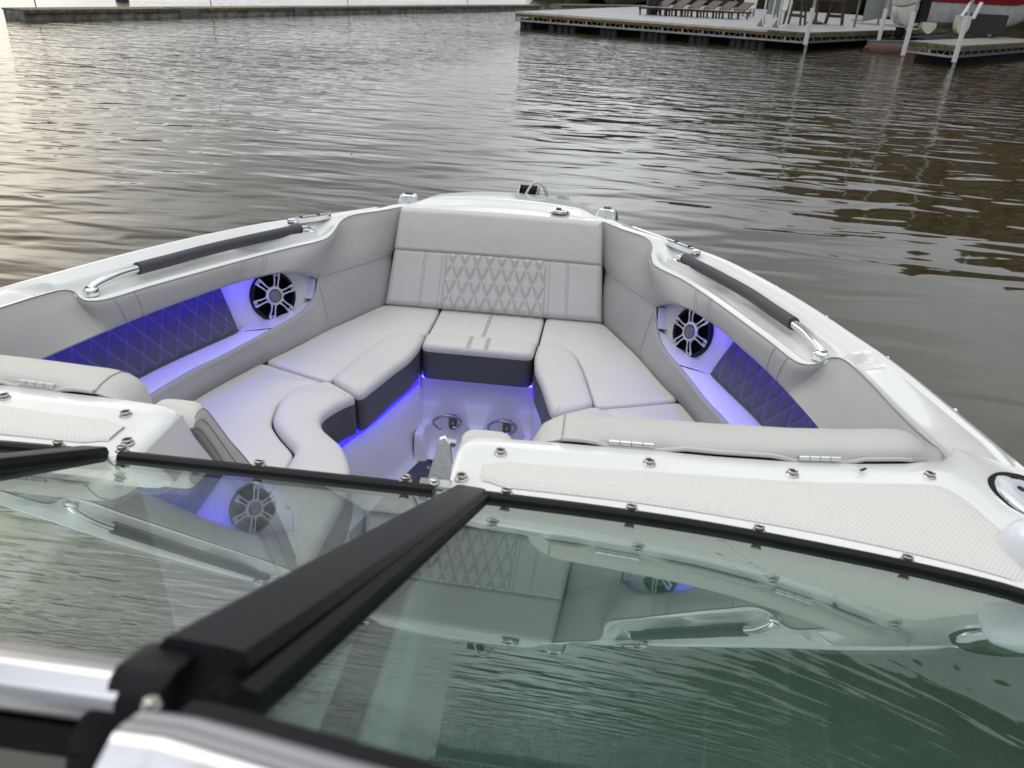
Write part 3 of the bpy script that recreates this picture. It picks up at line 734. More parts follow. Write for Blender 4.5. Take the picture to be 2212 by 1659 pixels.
for cx in (-.1, .105):
    ang = [rad(-50 - (0) + 360 * k / 44 * (300 / 360)) for k in range(45)] if cx < 0 else [rad(-62 + 304 * k / 44) for k in range(45)]
    path = [(cx + .052 * cos(a), 2.388 + .052 * sin(a), .598 - .004 * sin(a)) for a in ang]
    mb = MB(); mb.tube(path, .0052, 12)
    for e in (path[0], path[-1]): mb.lathe([(0, -.008), (.005, -.0065), (.008, 0), (.005, .0065), (0, .008)], Matrix.Translation(e), 12)
    dh = mb.build('drink_holder', 'steel', boat, smooth=60)
    mb = MB(); mb.prism([(cx - .016 + .012, 2.442, .602), (cx + .016 + .012, 2.442, .602), (cx + .016 + .012, 2.436, .552), (cx + .008 + .012, 2.435, .540), (cx - .008 + .012, 2.435, .540), (cx - .016 + .012, 2.436, .552)], (0, -.004, 0))
    pl = mb.build('mounting_plate', 'steel', dh, smooth=20); stud('screw', (cx + .012, 2.432, .568), (0, -1, .1), .0045, pl, 'stud_metal', False)
# blue light strips under the cushions
mb = MB()
LP = [(-.212, 2.395, .752), (-.250, 2.265, .752), (-.304, 2.08, .752), (-.340, 1.990, .752), (-.362, 1.92, .752)]
mb.tube(crom(LP, 8), .0105, 10); mb.build('light_strip', 'led_blue', boat, label='glowing blue light strip under the port cushion')
mb = MB(); mb.tube(crom([(-x, y, z) for x, y, z in LP], 8), .0085, 10); mb.build('light_strip', 'led_blue', boat)
mb = MB(); mb.tube([(-.19, 2.466, .752), (.19, 2.466, .752)], .004, 8); mb.build('light_strip', 'led_hidden', boat)
for x in (-.196, .196):
    mb = MB(); mb.lathe([(0, .003), (.006, .002), (.007, -.002)], Matrix.Translation((x, 2.43, .760)), 10); mb.build('courtesy_light', 'led_hidden', boat)

# ---- consoles: the white decks under the windscreen with their inner walls
for s in (1, -1):
    def yF(x): return lin([.212, .25, .284, .418, .586, .705, .80, .88, .95, .978, .99, 1.0, 1.16], [.926, .933, .936, .945, .963, .985, 1.013, 1.043, 1.08, 1.110, 1.135, 1.15, 1.15], x)
    xs = [.212, .216, .224, .235, .25, .27, .30] + [.30 + .70 * k / 30 for k in range(1, 31)] + [1.0 + k * .02 for k in range(1, 9)]
    mb = MB(); rows = []
    for x in xs:
        t = min((x - .212) / .03, 1); dz = -.014 * (1 - sqrt(max(1 - (1 - t) ** 2, 0)))
        yf = yF(x)
        rowp = []
        rowp.append((x, yf + .004, zdeck(x) + dz - .45)); rowp.append((x, yf + .003, zdeck(x) + dz - .014)); rowp.append((x, yf - .001, zdeck(x) + dz - .004))
        for k in range(15):
            y = yf - .006 - (yf + .75) * (k / 14) ** 1.5
            ox = at_y(OUT, y).x
            xx = x if x <= 1.0 else 1.0 + (x - 1.0) / .16 * (ox - 1.0)
            rowp.append((xx, y, zdeck(xx) + dz + (0 if xx < .93 else (at_y(OUT, y).z + .008 - zdeck(ox)) * (xx - .93) / (ox - .93))))
        rows.append(sx(rowp, s))
    mb.grid(rows)
    # inner wall towards the walkway, leaning with the front corner
    wall = [(.212, .948, 1.430), (.212, 1.005, 1.33), (.212, 1.09, 1.15), (.212, 1.16, .95), (.212, 1.19, .45)]
    back = [(.212, -.75, z) for _, _, z in wall]
    mb.grid([sx([(.212, .927, 1.483)] + wall, s), sx([(.212, .4, 1.483)] + [(.212, .4, z) for _, _, z in wall], s), sx([(.212, -.75, 1.483)] + back, s)])
    mb.grid([sx(wall, s), sx([(1.0, y, z) for _, y, z in wall], s)])
    cs = mb.build('console', 'gelcoat', boat, smooth=50)
    # moulded non skid panel
    fl = crom([(.258, .872, 0), (.30, .872, 0), (.387, .878, 0), (.483, .891, 0), (.679, .923, 0), (.819, .963, 0), (.895, .988, 0), (.925, .990, 0), (.950, .965, 0), (.972, .925, 0), (1.0, .885, 0), (1.05, .85, 0)], 6)
    bl = crom([(.262, .812, 0), (.30, .812, 0), (.39, .814, 0), (.481, .816, 0), (.659, .815, 0), (.78, .812, 0), (.86, .808, 0), (.90, .805, 0), (.94, .80, 0), (.975, .79, 0), (1.01, .775, 0), (1.06, .75, 0)], 6)
    mb = MB(); rows = []
    for k, (a, b) in enumerate(zip(resample(fl, 70), resample(bl, 70))):
        ins = .012 * (1 - sst(0, 3, k)); a = a.lerp(b, ins / .06); b = b.lerp(a, ins / .06)
        rows.append(sx([(p.x, p.y, zdeck(p.x) + (.0035 if 0 < j < 8 else .001)) for j, p in enumerate(a.lerp(b, j / 8) for j in range(9))], s))
    mb.grid(rows); mb.build('nonskid_panel', 'nonskid', cs, smooth=30)
    for x, y in ((.277, .891), (.485, .912), (.69, .944), (.909, 1.015), (.234, .823)):
        stud('snap_stud', (x * s, y, zdeck(x) - .001), (0, 0, 1), .0072, cs)
    # seat back roll in front of the console
    mb = MB(); rows = []; n = 40
    for k in range(n + 1):
        u = k / n; x = .312 + (.958 - .312) * u; cy = yF(min(x, .93)) + .051
        e = min(u * n / 4.5, (1 - u) * n / 5.5, 1); e = sqrt(max(1 - (1 - e) ** 2, 0.0)); e = .10 + .90 * e
        zd0 = zdeck(x); lf = .006 * max(sst(.335, .36, x) * (1 - sst(.40, .425, x)), sst(.505, .54, x) * (1 - sst(.67, .70, x)), sst(.785, .81, x) * (1 - sst(.88, .91, x))); top = zd0 - .045 + (.0525 + .012 * u) * e; hw = .051 * (.35 + .65 * e)
        prof = [(cy - hw * .70, zd0 - .012 - .03 * (1 - e) + lf), (cy - hw * .97, zd0 - .007 - .03 * (1 - e) + lf), (cy - hw, zd0 - .002 - .03 * (1 - e) + lf), (cy - hw * .90, top - .004), (cy - hw * .6, top - .0005), (cy - hw * .1, top), (cy + hw * .5, top - .006), (cy + hw * .9, top - .020), (cy + hw * 1.05, top - .045), (cy + hw * 1.2, 1.36), (cy + hw * 1.7, 1.20), (cy + hw * 2.6, 1.0), (cy + hw * 2.9, .92), (cy - .0, .90), (cy - hw * .7, 1.3)]
        rows.append(sx([(x, y, z) for y, z in prof], s))
    mb.grid(rows, closed=True); mb.poly(rows[0][::-1]); mb.poly(rows[-1])
    sb = mb.build('seat_back', 'vinyl_perf', boat, smooth=70)
    mb = MB(); mb.tube([V(r[2]) + Vector((0, .001, .000)) for r in rows[3:-4]], .0036, 8); mb.build('piping', 'vinyl', sb)
    mb = MB()
    for kk in (3,): mb.tube([V(q) + Vector((-.0005 * s, 0, .0004)) for q in rows[kk][2:11]], .0011, 5)
    mb.build('seam', 'thread_dark', sb)
    mb = MB(); mb.grid([sx([(x, yF(x) + y, zdeck(x) + z) for y, z in ((.006, -.03), (.006, -.008), (.03, -.008))], s) for x in [.36 + .03 * k for k in range(19)]]); mb.build('gap_shade_strip', 'rubber', sb)  # added black strip gives the gap under the roll its dark shade
    for hx, hy in ((.460, yF(.460) + .002), (.739, yF(.739) + .000)):
        hg = None
        for k in range(4):
            x = hx - .033 + .0165 * k; mb = MB(); hz = zdeck(x) + .004; hyx = hy + (yF(x) - yF(hx)); mb.tube([((x) * s, hyx, hz), ((x + .0155) * s, hyx + (yF(x + .0155) - yF(x)), zdeck(x + .0155) + .004)], .0043, 12)
            if hg is None: hg = mb.build('hinge', 'chrome', boat, smooth=40)
            else: mb.build('knuckle', 'chrome', hg, smooth=40)
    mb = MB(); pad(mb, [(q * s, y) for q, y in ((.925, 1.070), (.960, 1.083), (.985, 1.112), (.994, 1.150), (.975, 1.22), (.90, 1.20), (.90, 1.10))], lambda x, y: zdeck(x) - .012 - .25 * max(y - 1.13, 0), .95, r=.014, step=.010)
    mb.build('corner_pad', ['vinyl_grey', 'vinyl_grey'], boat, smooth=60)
    # folded side pad at the walkway end of the seat back
    prof = [tuple(v[:2]) for v in crom([(.950, 1.462, 0), (.972, 1.469, 0), (.994, 1.456, 0), (1.048, 1.366, 0), (1.116, 1.262, 0), (1.19, 1.10, 0), (1.25, .93, 0)], 6)]
    pbk = [tuple(v[:2]) for v in crom([(.940, 1.450, 0), (.947, 1.443, 0), (.965, 1.420, 0), (1.003, 1.345, 0), (1.045, 1.24, 0), (1.10, 1.08, 0), (1.15, .93, 0)], 6)]
    mb = MB(); rows = []
    for (y1, z1), (y0, z0) in zip(prof, pbk):
        d = Vector((0, y1 - y0, z1 - z0)); c_ = Vector((0, (y1 + y0) / 2, (z1 + z0) / 2)); hl = d / 2
        ring = []
        for k in range(24):
            a = 2 * pi * k / 24; cx, cz = cos(a), sin(a)
            ring.append(Vector(((.246 - .040 * math.copysign(abs(cx) ** .45, cx)) * s, 0, 0)) + c_ + hl * math.copysign(abs(cz) ** .45, cz) + (hl.normalized() * .006 * (1 - abs(cx) ** 2) if cz > 0 else Vector()))
        rows.append(ring)
    mb.grid(rows, closed=True); mb.poly(rows[0][::-1])
    sd = mb.build('side_pad', 'vinyl', boat, smooth=60)
    mb = MB()
    for kk in (0, 22, 2): mb.tube([V(r[kk]) for r in rows[1:]], .0012, 5)
    mb.build('seam', 'thread_dark', sd)

# ---- chrome deck cap and white horn cover on the starboard gunwale
m4 = Matrix.Translation((1.080, 1.026, 1.407)) @ Matrix.Rotation(rad(12), 4, 'Y') @ Matrix.Rotation(rad(2), 4, 'X')
mb = MB(); mb.lathe([(0, .012), (.040, .0125), (.060, .0115), (.0655, .009), (.067, .004), (.067, .000)], m4 @ Matrix.Translation((0, 0, .004)), 48); cap = mb.build('deck_cap', 'chrome', boat, smooth=25)
mb = MB(); mb.lathe([(.066, .003), (.0720, .002), (.0740, -.004), (.0745, -.018)], m4 @ Matrix.Translation((0, 0, .007)), 48); mb.build('gasket', 'rubber', cap)
for a in (150, 330):
    mb = MB(); mb.lathe([(0, .0172), (.006, .0172)], m4 @ Matrix.Translation((.030 * cos(rad(a)), .030 * sin(rad(a)), 0)), 16); mb.build('key_hole', 'plastic_black', cap)
mb = MB(); rr = 1.0
m4 = Matrix.Translation((1.008, .862, 1.424)) @ Matrix.Rotation(rad(14), 4, 'Y') @ Matrix.Rotation(rad(25), 4, 'Z')
prof = [(1.0, 0), (1.0, .016), (.985, .026), (.93, .036), (.82, .043), (.6, .047), (.3, .049), (0, .049)]
rows = []
for r_, h_ in prof:
    rows.append([m4 @ Vector((.054 * r_ * math.copysign(abs(cos(t)) ** .75, cos(t)), (.058) * r_ * math.copysign(abs(sin(t)) ** .75, sin(t)), h_)) for t in [2 * pi * k / 40 for k in range(40)]])
mb.grid(rows, closed=True); hc = mb.build('horn_cover', 'white_plastic', boat, smooth=60)
for a, r_, h_ in ((195, .050, .037), (240, .060, .008)):
    p = m4 @ Vector((.90 * r_ * cos(rad(a)), .95 * r_ * sin(rad(a)), h_)); d = (m4.to_3x3() @ Vector((cos(rad(a)), sin(rad(a)), .8 if h_ > .03 else .1))).normalized()
    mb = MB(); mb.lathe([(0, .0015), (.0065, .0012), (.0075, -.002)], Matrix.Translation(p) @ d.to_track_quat('Z', 'Y').to_matrix().to_4x4(), 16); mb.build('screw_recess', 'dome_grey', hc)

# ---- windscreen
BASE = crom([(.255, .770, 1.511), (.42, .770, 1.507), (.545, .769, 1.501), (.674, .766, 1.491), (.813, .762, 1.477), (.93, .752, 1.463), (1.02, .715, 1.450), (1.085, .63, 1.447), (1.12, .48, 1.45), (1.13, .2, 1.45)], 8)
HEAD = crom([(.255, .187, 1.838), (.33, .172, 1.845), (.42, .158, 1.850), (.52, .146, 1.850), (.62, .125, 1.846), (.74, .085, 1.838), (.83, .03, 1.826), (.90, -.06, 1.812), (.95, -.18, 1.80), (.975, -.32, 1.795), (.98, -.5, 1.79)], 8)
def rail(name, path, prof, mt, parent, s=1, up=Vector((0, .48, .877)), smooth=30, label=None):
    """extrusion: profile (across, normal) swept along a path"""
    mb = MB(); P = sx(path, s); rows = []
    U = Vector((up.x * s, up.y, up.z)).normalized()
    for i, p in enumerate(P):
        t = (P[min(i + 1, len(P) - 1)] - P[max(i - 1, 0)]).normalized(); u = (U - t * U.dot(t)).normalized(); c_ = t.cross(u)
        rows.append([p + c_ * a * s + u * b for a, b in prof])
    mb.grid(rows, closed=True); mb.poly(rows[0][::-1]); mb.poly(rows[-1])
    return mb.build(name, mt, parent, smooth=smooth, label=label)
FRP = [(-.013, -.012), (-.013, .004), (-.011, .007), (-.001, .0085), (.000, .005), (.004, .005), (.005, .0085), (.009, .0075), (.013, .003), (.013, -.012)]
ws = bpy.data.objects.new('windshield', None); col.objects.link(ws); ws.parent = boat
for s in (1, -1):
    b_, h_ = resample(BASE, 60), resample(HEAD, 60)
    mb = MB(); rows = [sx([b.lerp(h, k / 6) for k in range(7)], s) for b, h in zip(b_, h_)]
    off = Vector((0, -.48 * .005, -.877 * .005))
    mb.grid(rows); mb.grid([[p + off for p in r] for r in rows])
    mb.grid([[r[0], r[0] + off] for r in rows]); mb.grid([[r[-1], r[-1] + off] for r in rows])
    mb.build('side_pane', 'tinted_glass', ws, smooth=80)
    rail('base_rail', b_, FRP, 'black_alu', ws, s)
    hb = [p + Vector((0, -.030, .012)) for p in h_]; hb = [hb[0] + Vector((-.020 + .004 * k, .0, .0)) for k in range(5)] + hb
    hd = rail('head_seal', [h_[0] + Vector((-.010 + .005 * k, -.012, .006)) for k in range(2)] + [p + Vector((0, -.012, .006)) for p in h_], [(-.010, -.014), (-.010, .005), (-.006, .008), (.010, .008), (.014, .004), (.014, -.014)], 'rubber', ws, s)
    top = rail('top_rail', hb, [((.0205 + .0005 * sin(a * 7)) * cos(a), (.0145 + .0005 * sin(a * 7)) * sin(a)) for a in (2 * pi * q / 72 for q in range(72))], 'brushed', ws, s, smooth=60, label='polished aluminium rail along the top of the windscreen')
    for x, i in ((.309, 4), (.455, 14), (.611, 26), (.781, 38)): 
        p = min(b_, key=lambda q: abs(q.x - x)); stud('snap_stud', ((p.x) * s, p.y + .006, p.z + .004), (0, .25, 1), .0070, ws)
    # centre post: cover, side flange, end cap
    lo_, hi_ = Vector((.248, .768, 1.490)), Vector((.224, .205, 1.812))
    rail('windshield_post', [lo_.lerp(hi_, k / 12) for k in range(13)], [(-.026, -.010), (-.029, .006), (-.028, .022), (-.024, .0285), (-.016, .0295), (-.006, .0298), (.006, .0305), (.012, .030), (.016, .024), (.0155, .018), (.019, .016), (.0225, .008), (.0225, -.010)], 'black_alu', ws, s, smooth=25)
    lo2, hi2 = Vector((.270, .775, 1.507)), Vector((.254, .195, 1.834))
    rail('post_flange', [lo2.lerp(hi2, k / 12) for k in range(13)], [(-.010, -.012), (-.010, .006), (-.002, .008), (.004, .001), (.010, .006), (.014, .003), (.014, -.012)], 'rubber', ws, s, smooth=25)
    mb = MB(); mb.prism(sx([(.200, .238, 1.800), (.200, .222, 1.833), (.200, .205, 1.838), (.192, .190, 1.830), (.184, .183, 1.815), (.179, .179, 1.795), (.180, .188, 1.776)], s), (.028 * s, 0, 0)); mb.build('post_cap', 'black_alu', ws, smooth=30, bevel=.005)
    stud('bolt', (.231 * s, .179, 1.848), (0, .3, 1), .0030, ws, 'stud_metal', False)
mb = MB(); rg = random.Random(3)
for k in range(11):
    t = k / 10; c_ = Vector((.545 + .012 * t, .665 - .13 * t + .004 * rg.random(), 0)); c_.x += .004 * (rg.random() - .5); c_.z = 1.6895 / .877 - .48 / .877 * c_.y + .0048
    a_, b_ = (.0055, .0028) if k == 0 else (.0010 + .0012 * rg.random(), .0010 + .0016 * rg.random())
    mb.add([c_ + Vector((a_ * cos(q), b_ * sin(q) * .877, -b_ * sin(q) * .48)) for q in [2 * pi * j / 10 for j in range(10)]], [tuple(range(10))])
o = mb.build('water_specks', 'plastic_black', ws, smooth=0, merge=False); o['kind'] = 'stuff'
# centre panel (door)
mb = MB(); cb = [Vector((-.232 + .464 * k / 20, .772, 1.511)) for k in range(21)]; ch = [Vector((-.225 + .45 * k / 20, .222, 1.815)) for k in range(21)]
off = Vector((0, -.0024, -.0044))
rows = [[b.lerp(h, k / 4) for k in range(5)] for b, h in zip(cb, ch)]
mb.grid(rows); mb.grid([[p + off for p in r] for r in rows]); mb.grid([[r[0], r[0] + off] for r in rows]); mb.grid([[r[-1], r[-1] + off] for r in rows])
mb.build('centre_pane', 'clear_glass', ws, smooth=80)
rail('base_rail', cb[1:-1], FRP, 'black_alu', ws)
rail('top_rail', [Vector((-.25 + .455 * k / 10, .204, 1.820)) for k in range(11)], [((.0168 + .0005 * sin(a * 7)) * cos(a), (.0128 + .0004 * sin(a * 7)) * sin(a)) for a in (2 * pi * q / 72 for q in range(72))], 'brushed', ws, smooth=60)
rail('head_seal', [Vector((-.25 + .44 * k / 10, .190, 1.808)) for k in range(11)], [(-.005, -.006), (-.005, .004), (.006, .006), (.008, -.006)], 'rubber', ws)
for x in (-.024, .170, -.212): stud('snap_stud', (x, .779, 1.515), (0, .25, 1), .0070, ws)
# stainless latch strap standing on the centre rail
mb = MB(); mb.prism([(.197, .782, 1.517), (.226, .782, 1.517), (.2275, .794, 1.538), (.2205, .812, 1.556), (.212, .820, 1.560), (.206, .818, 1.558), (.2025, .802, 1.543)], (.0, .004, .0012))
mb.box((.209, .776, 1.5185), (.040, .016, .004)); lt = mb.build('latch_strap', 'steel', boat, smooth=25)
stud('screw', (.2075, .776, 1.5205), (0, 0, 1), .0055, lt, 'steel', False)
mb = MB(); mb.tube([(.215, .820, 1.554), (.226, .822, 1.552)], .006, 12); mb.build('latch_pin', 'steel', lt)

# ---- helm and port dashboards, cabin side walls, cockpit floor
for s in (1, -1):
    mb = MB(); rows = []
    for x in [.30, .31, .33] + [.36 + .04 * k for k in range(18)]:
        d0 = 1.462 - .02 * ((x - .3) / .7) ** 2
        rows.append(sx([(x, .775 - .25 * sst(.8, 1.05, x), d0), (x, .60, d0 + .006), (x, .40, d0 - .002), (x, .26, d0 - .02), (x, .18, d0 - .06), (x, .12, d0 - .14), (x, .10, 1.0), (x, .12, .45)], s))
    mb.grid(rows); mb.grid([rows[0], [q + Vector((-.0, 0, -.3)) for q in rows[0]]]); da = mb.build('dashboard', 'dash_vinyl', boat, smooth=50)
    mb = MB()
    for dx in (0, .011): mb.tube(sx([(.632 + dx, .72, 1.4635), (.636 + dx, .60, 1.4655), (.646 + dx, .50, 1.4625), (.655 + dx, .30, 1.451)], s), .0011, 5)
    mb.build('stitching', 'thread_grey', da)
    mb = MB(); mb.prism(sx([(.2095, .79, 1.47), (.2095, .80, .50), (.2095, -.3, .50), (.2095, -.3, 1.47)], s), (-.003 * s, 0, 0)); wp = mb.build('walkway_panel', 'tan_panel', boat, smooth=0)
    mb = MB(); mb.box((.2585 * s, .50, 1.455), (.08, .56, .012)); mb.build('walkway_trim', 'floor_dark', boat, smooth=0)
# small things seen through the starboard pane near the post
mb = MB(); mb.box((.262, .45, 1.4635), (.050, .50, .006), Matrix.Rotation(rad(-2), 3, 'Z')); tp = mb.build('door_track', 'panel_grey', boat, smooth=0, bevel=.002)
for y in (.60, .52): stud('screw', (.262, y, 1.4668), (0, 0, 1), .007, tp, 'chrome', False)
mb = MB(); mb.bar((.290, .72, 1.466), (.288, .22, 1.455), .010, .012); mb.build('door_edge', 'white_plastic', boat, smooth=0, bevel=.002)
mb = MB(); mb.tube([(.300, .66, 1.478), (.298, .22, 1.468)], .011, 12); mb.build('gas_strut', 'plastic_black', boat)

# ---- a fly on the console
fly = thing('fly', 'tiny dark fly resting on the white console beside the hinge', 'insect', BOAT @ Vector((.80, .984, zdeck(.80) + .004)))
mb = MB(); mb.lathe([(0, -.0065), (.0016, -.005), (.0022, -.001), (.0018, .003), (.0020, .004), (.0014, .006), (0, .0066)], Matrix.Rotation(rad(35), 4, 'Z') @ Matrix.Translation((0, 0, .0024)) @ Matrix.Rotation(rad(90), 4, 'Y'), 10); mb.build('body', 'insect', fly)
for e in (1, -1):
    mb = MB(); mb.poly([(-.001, e * .001, .004), (-.007, e * .0035, .0045), (-.011, e * .007, .0045), (-.007, e * .006, .0045)]); mb.build('wing', 'dome_grey', fly, smooth=0)
# ------------------------------------------------------------------ lake
mb = MB(); mb.poly([(-2500, -800, 0), (2500, -800, 0), (2500, 3500, 0), (-2500, 3500, 0)])
o = mb.build('lake_water', 'water', smooth=0); o['kind'] = 'structure'

# ------------------------------------------------------------------ low breakwaters far out
def breakwater(name, label, a, b, n, h=.31, wd=1.1):
    a, b = V(a), V(b); d = (b - a); L_ = d.length; d.normalize(); s = Vector((d.y, -d.x, 0))
    t = thing(name, label, 'breakwater', a, 0, 'floating breakwaters')
    off = -a
    for k in range(n):
        p, q = a + d * (L_ * k / n + .12), a + d * (L_ * (k + 1) / n - .12)
        mb = MB(); c_ = (p + q) / 2 - s * wd / 2 * 0
        mb.bar(p - s * wd / 2 + Vector((0, 0, h * .42)), q - s * wd / 2 + Vector((0, 0, h * .42)), wd, h * .70 + .1)
        sec = mb.build('float_section', 'concrete_grey', smooth=0); sec.data.transform(Matrix.Translation(off)); sec.parent = t
        mb = MB(); mb.bar(p - s * wd / 2 + Vector((0, 0, h * .96)), q - s * wd / 2 + Vector((0, 0, h * .96)), wd + .16, .055)
        mb.bar(p + s * .05 + Vector((0, 0, h * .80)), q + s * .05 + Vector((0, 0, h * .80)), .05, .06)
        c_ = mb.build('deck_plank', 'wood_mossy', smooth=0); c_.data.transform(Matrix.Translation(off)); c_.parent = sec
        mb = MB(); mb.bar(q + s * .06 + Vector((0, 0, h * .45)), q + d * .9 + s * .06 + Vector((0, 0, h * .45)), .10, h * .9)
        if k < n - 1: e_ = mb.build('joint_plate', 'galv_dark', smooth=0); e_.data.transform(Matrix.Translation(off)); e_.parent = sec
    return t
A0, A1 = Vector((-19.75, 26.7, 0)), Vector((-5.3, 64.6, 0))
breakwater('breakwater', 'long low mossy breakwater of six floats lying far out on the left', A0, A1, 6)
breakwater('breakwater', 'short end of a mossy breakwater behind the sunbathing dock', (-4.05, 67.4, 0), (9.5, 91, 0), 3, .34)
for (f, nm) in ((.035, 'thin marker stake at the near left end of the long breakwater'), (.235, 'thin marker stake on the second float of the long breakwater'), (.47, 'thin marker stake on the third float of the long breakwater'), (.78, 'thin marker stake on the far half of the long breakwater')):
    p = A0.lerp(A1, f) + Vector((-1.15, .44, 0)); mb = MB(); mb.tube([(0, 0, -.3), (0, 0, 2.6)], .022, 8)
    o = mb.build('marker_stake', 'galv_dark'); o.location = p; tag(o, nm, 'stake', 'marker stakes')
by = thing('mooring_buoy', 'small dark buoy with a pale band afloat beyond the left breakwater', 'buoy', (-25.3, 42.0, 0))
mb = MB(); mb.lathe([(0, -.2), (.30, -.15), (.34, .05), (.30, .14)], None, 18); mb.build('float', 'float_black', by)
mb = MB(); mb.lathe([(.30, .14), (.29, .24), (.26, .46), (.2, .55), (0, .56)], None, 18); mb.build('band', 'fascia_white', by)

# ------------------------------------------------------------------ sunbathing dock
DZ = .69
dk = thing('swim_dock', 'wide grey plank dock on a galvanised truss with loungers on it', 'dock')
C0, C1, C2 = Vector((-4.26, 39.4, 0)), Vector((7.95, 35.0, 0)), Vector((19.5, 51.5, 0))
mb = MB(); poly = [C0, C1, C2, Vector((20, 74, 0)), Vector((6, 76, 0)), Vector((.2, 55.0, 0))]
mb.prism([p + Vector((0, 0, DZ - .04)) for p in poly], (0, 0, .04)); mb.build('deck', 'wood_wet', dk, smooth=0)
# plank gaps
mb = MB(); d01 = (C1 - C0).normalized()
fr_, fs_ = C1 - C0, Vector((-d01.y, d01.x, 0))
def edge(a, b, mats, parent, split=None):
    d = (b - a).normalized(); s = Vector((d.y, -d.x, 0)); ln = (b - a).length
    mb = MB(); mb.bar(a + s * .03 + Vector((0, 0, DZ - .035)), b + s * .03 + Vector((0, 0, DZ - .035)), .07, .09); mb.build('edge_board', mats[0], parent, smooth=0)
    mb = MB(); mb.bar(a + s * .02 + Vector((0, 0, DZ - .135)), b + s * .02 + Vector((0, 0, DZ - .135)), .05, .11); mb.build('fascia_board', mats[1], parent, smooth=0)
    mb = MB(); mb.bar(a + s * .0 + Vector((0, 0, .33)), b + s * .0 + Vector((0, 0, .33)), .08, .07)
    k = max(int(ln / .85), 2)
    for i in range(k + 1):
        p = a.lerp(b, i / k); mb.bar(p + Vector((0, 0, .33)), p + Vector((0, 0, DZ - .19)), .07, .07, up=s)
        if i < k:
            q = a.lerp(b, (i + 1) / k)
            for f0, f1 in ((.2, .35), (.62, .46), (.72, .88)):
                mb.bar(p.lerp(q, f0) - s * .05 + Vector((0, 0, DZ - .19)), p.lerp(q, f1) - s * .05 + Vector((0, 0, .34)), .025, .025, up=s)
    mb.build('truss', mats[2], parent, smooth=0)
E1 = C0.lerp(C1, .885)
edge(C0, E1, ('fascia_white', 'fascia_brown', 'galv'), dk); edge(E1, C1, ('wood_mossy', 'wood_mossy', 'galv'), dk); edge(C1, C2, ('wood_mossy', 'wood_mossy', 'galv_dark'), dk)
edge(Vector((.2, 55.0, 0)), C0, ('wood_wet', 'fascia_brown', 'galv'), dk)
for f in (.02, .045, .135, .165, .19, .215, .33, .35, .37, .475, .50, .52, .545, .645, .67, .69, .78, .80, .825, .845, .87):
    p = C0.lerp(C1, f) + Vector((.1, .35, 0)); mb = MB(); mb.lathe([(.17, -.5), (.175, .31), (.16, .33)], Matrix.Translation(p), 14); mb.build('float_drum', 'float_black', dk)
mb = MB(); mb.prism([C0 + Vector((.5, 1.2, -.2)), C1 + Vector((-.5, 1.4, -.2)), C2 + Vector((-1.5, .5, -.2)), Vector((2, 52, -.2))], (0, 0, .62)); mb.build('float_pack', 'rubber', dk, smooth=0)

# second finger pier at the right
fp = thing('finger_pier', 'narrow mossy finger pier between white pole sleeves at the right', 'pier')
F0, F1 = Vector((11.35, 33.2, 0)), Vector((12.45, 31.4, 0)); fd = Vector((6.3, 8.0, 0)).normalized() * 12
mb = MB(); mb.prism([p + Vector((0, 0, DZ - .05)) for p in (F0, F1, F1 + fd, F0 + fd)], (0, 0, .05)); mb.build('deck', 'wood_grey', fp, smooth=0)
edge(F0, F1, ('wood_mossy', 'wood_mossy', 'galv'), fp); edge(F1, F1 + fd, ('wood_mossy', 'wood_mossy', 'galv_dark'), fp)
mb = MB(); mb.prism([F0 + fd * .06 + Vector((.1, -.1, -.2)), F1 + fd * .06 + Vector((-.1, .1, -.2)), F1 + fd, F0 + fd], (0, 0, .5)); mb.build('float_pack', 'rubber', fp, smooth=0)

# mooring poles with white sleeves
def pole(x, y, zb, zt, label, up=5.2):
    t = thing('mooring_pole', label, 'pole', (x, y, 0), 0, 'mooring poles')
    mb = MB(); mb.tube([(.05, .06, -.8), (.05, .06, up)], .055, 12); mb.build('steel_pole', 'galv', t)
    mb = MB(); mb.tube([(0, 0, zb), (0, 0, zt)], .085, 14); mb.build('sleeve', 'sleeve_white', t)
pole(7.98, 34.75, .26, 1.58, 'mooring pole with a white sleeve at the near corner of the sunbathing dock')
pole(12.1, 39.3, .30, 1.65, 'mooring pole with a white sleeve left of the white outboard motor')
pole(11.20, 32.9, .20, 1.66, 'mooring pole with a white sleeve at the left corner of the finger pier')
pole(12.42, 31.2, .18, 1.66, 'thick white sleeve on the pole at the right corner of the finger pier')
pole(18.6, 43.9, .66, 1.72, 'mooring pole with a short white sleeve in front of the red boat hull')
for x, y, lab in ((4.15, 55.2, 'bare grey pole standing at the back of the dock'), (8.0, 57.5, 'bare grey pole behind the sun loungers'), (7.55, 39.0, 'bare grey pole beside the white grab rails'), (12.2, 44.1, 'bare grey pole right of the brown bar chairs'), (15.2, 50.6, 'slim grey pole behind the sleeved pole at the dock edge')):
    mb = MB(); mb.tube([(0, 0, DZ), (0, 0, 5.0)], .055, 10); o = mb.build('dock_pole', 'galv_dark'); o.location = (x, y, 0); tag(o, lab, 'pole', 'bare dock poles')

# steel ladder frame at the back of the dock
lad = thing('ladder_frame', 'dark steel ladder frame at the back edge of the dock', 'ladder', (3.2, 53.4, DZ), rad(25))
for x in (-.35, .35):
    mb = MB(); mb.tube([(x, 0, 0), (x, 0, 2.2)], .045, 10); mb.build('upright', 'galv_dark', lad)
for z in (.35, .7, 1.05, 1.4): mb = MB(); mb.bar((-.35, 0, z), (.35, 0, z), .10, .035); mb.build('rung', 'galv_dark', lad, smooth=0)
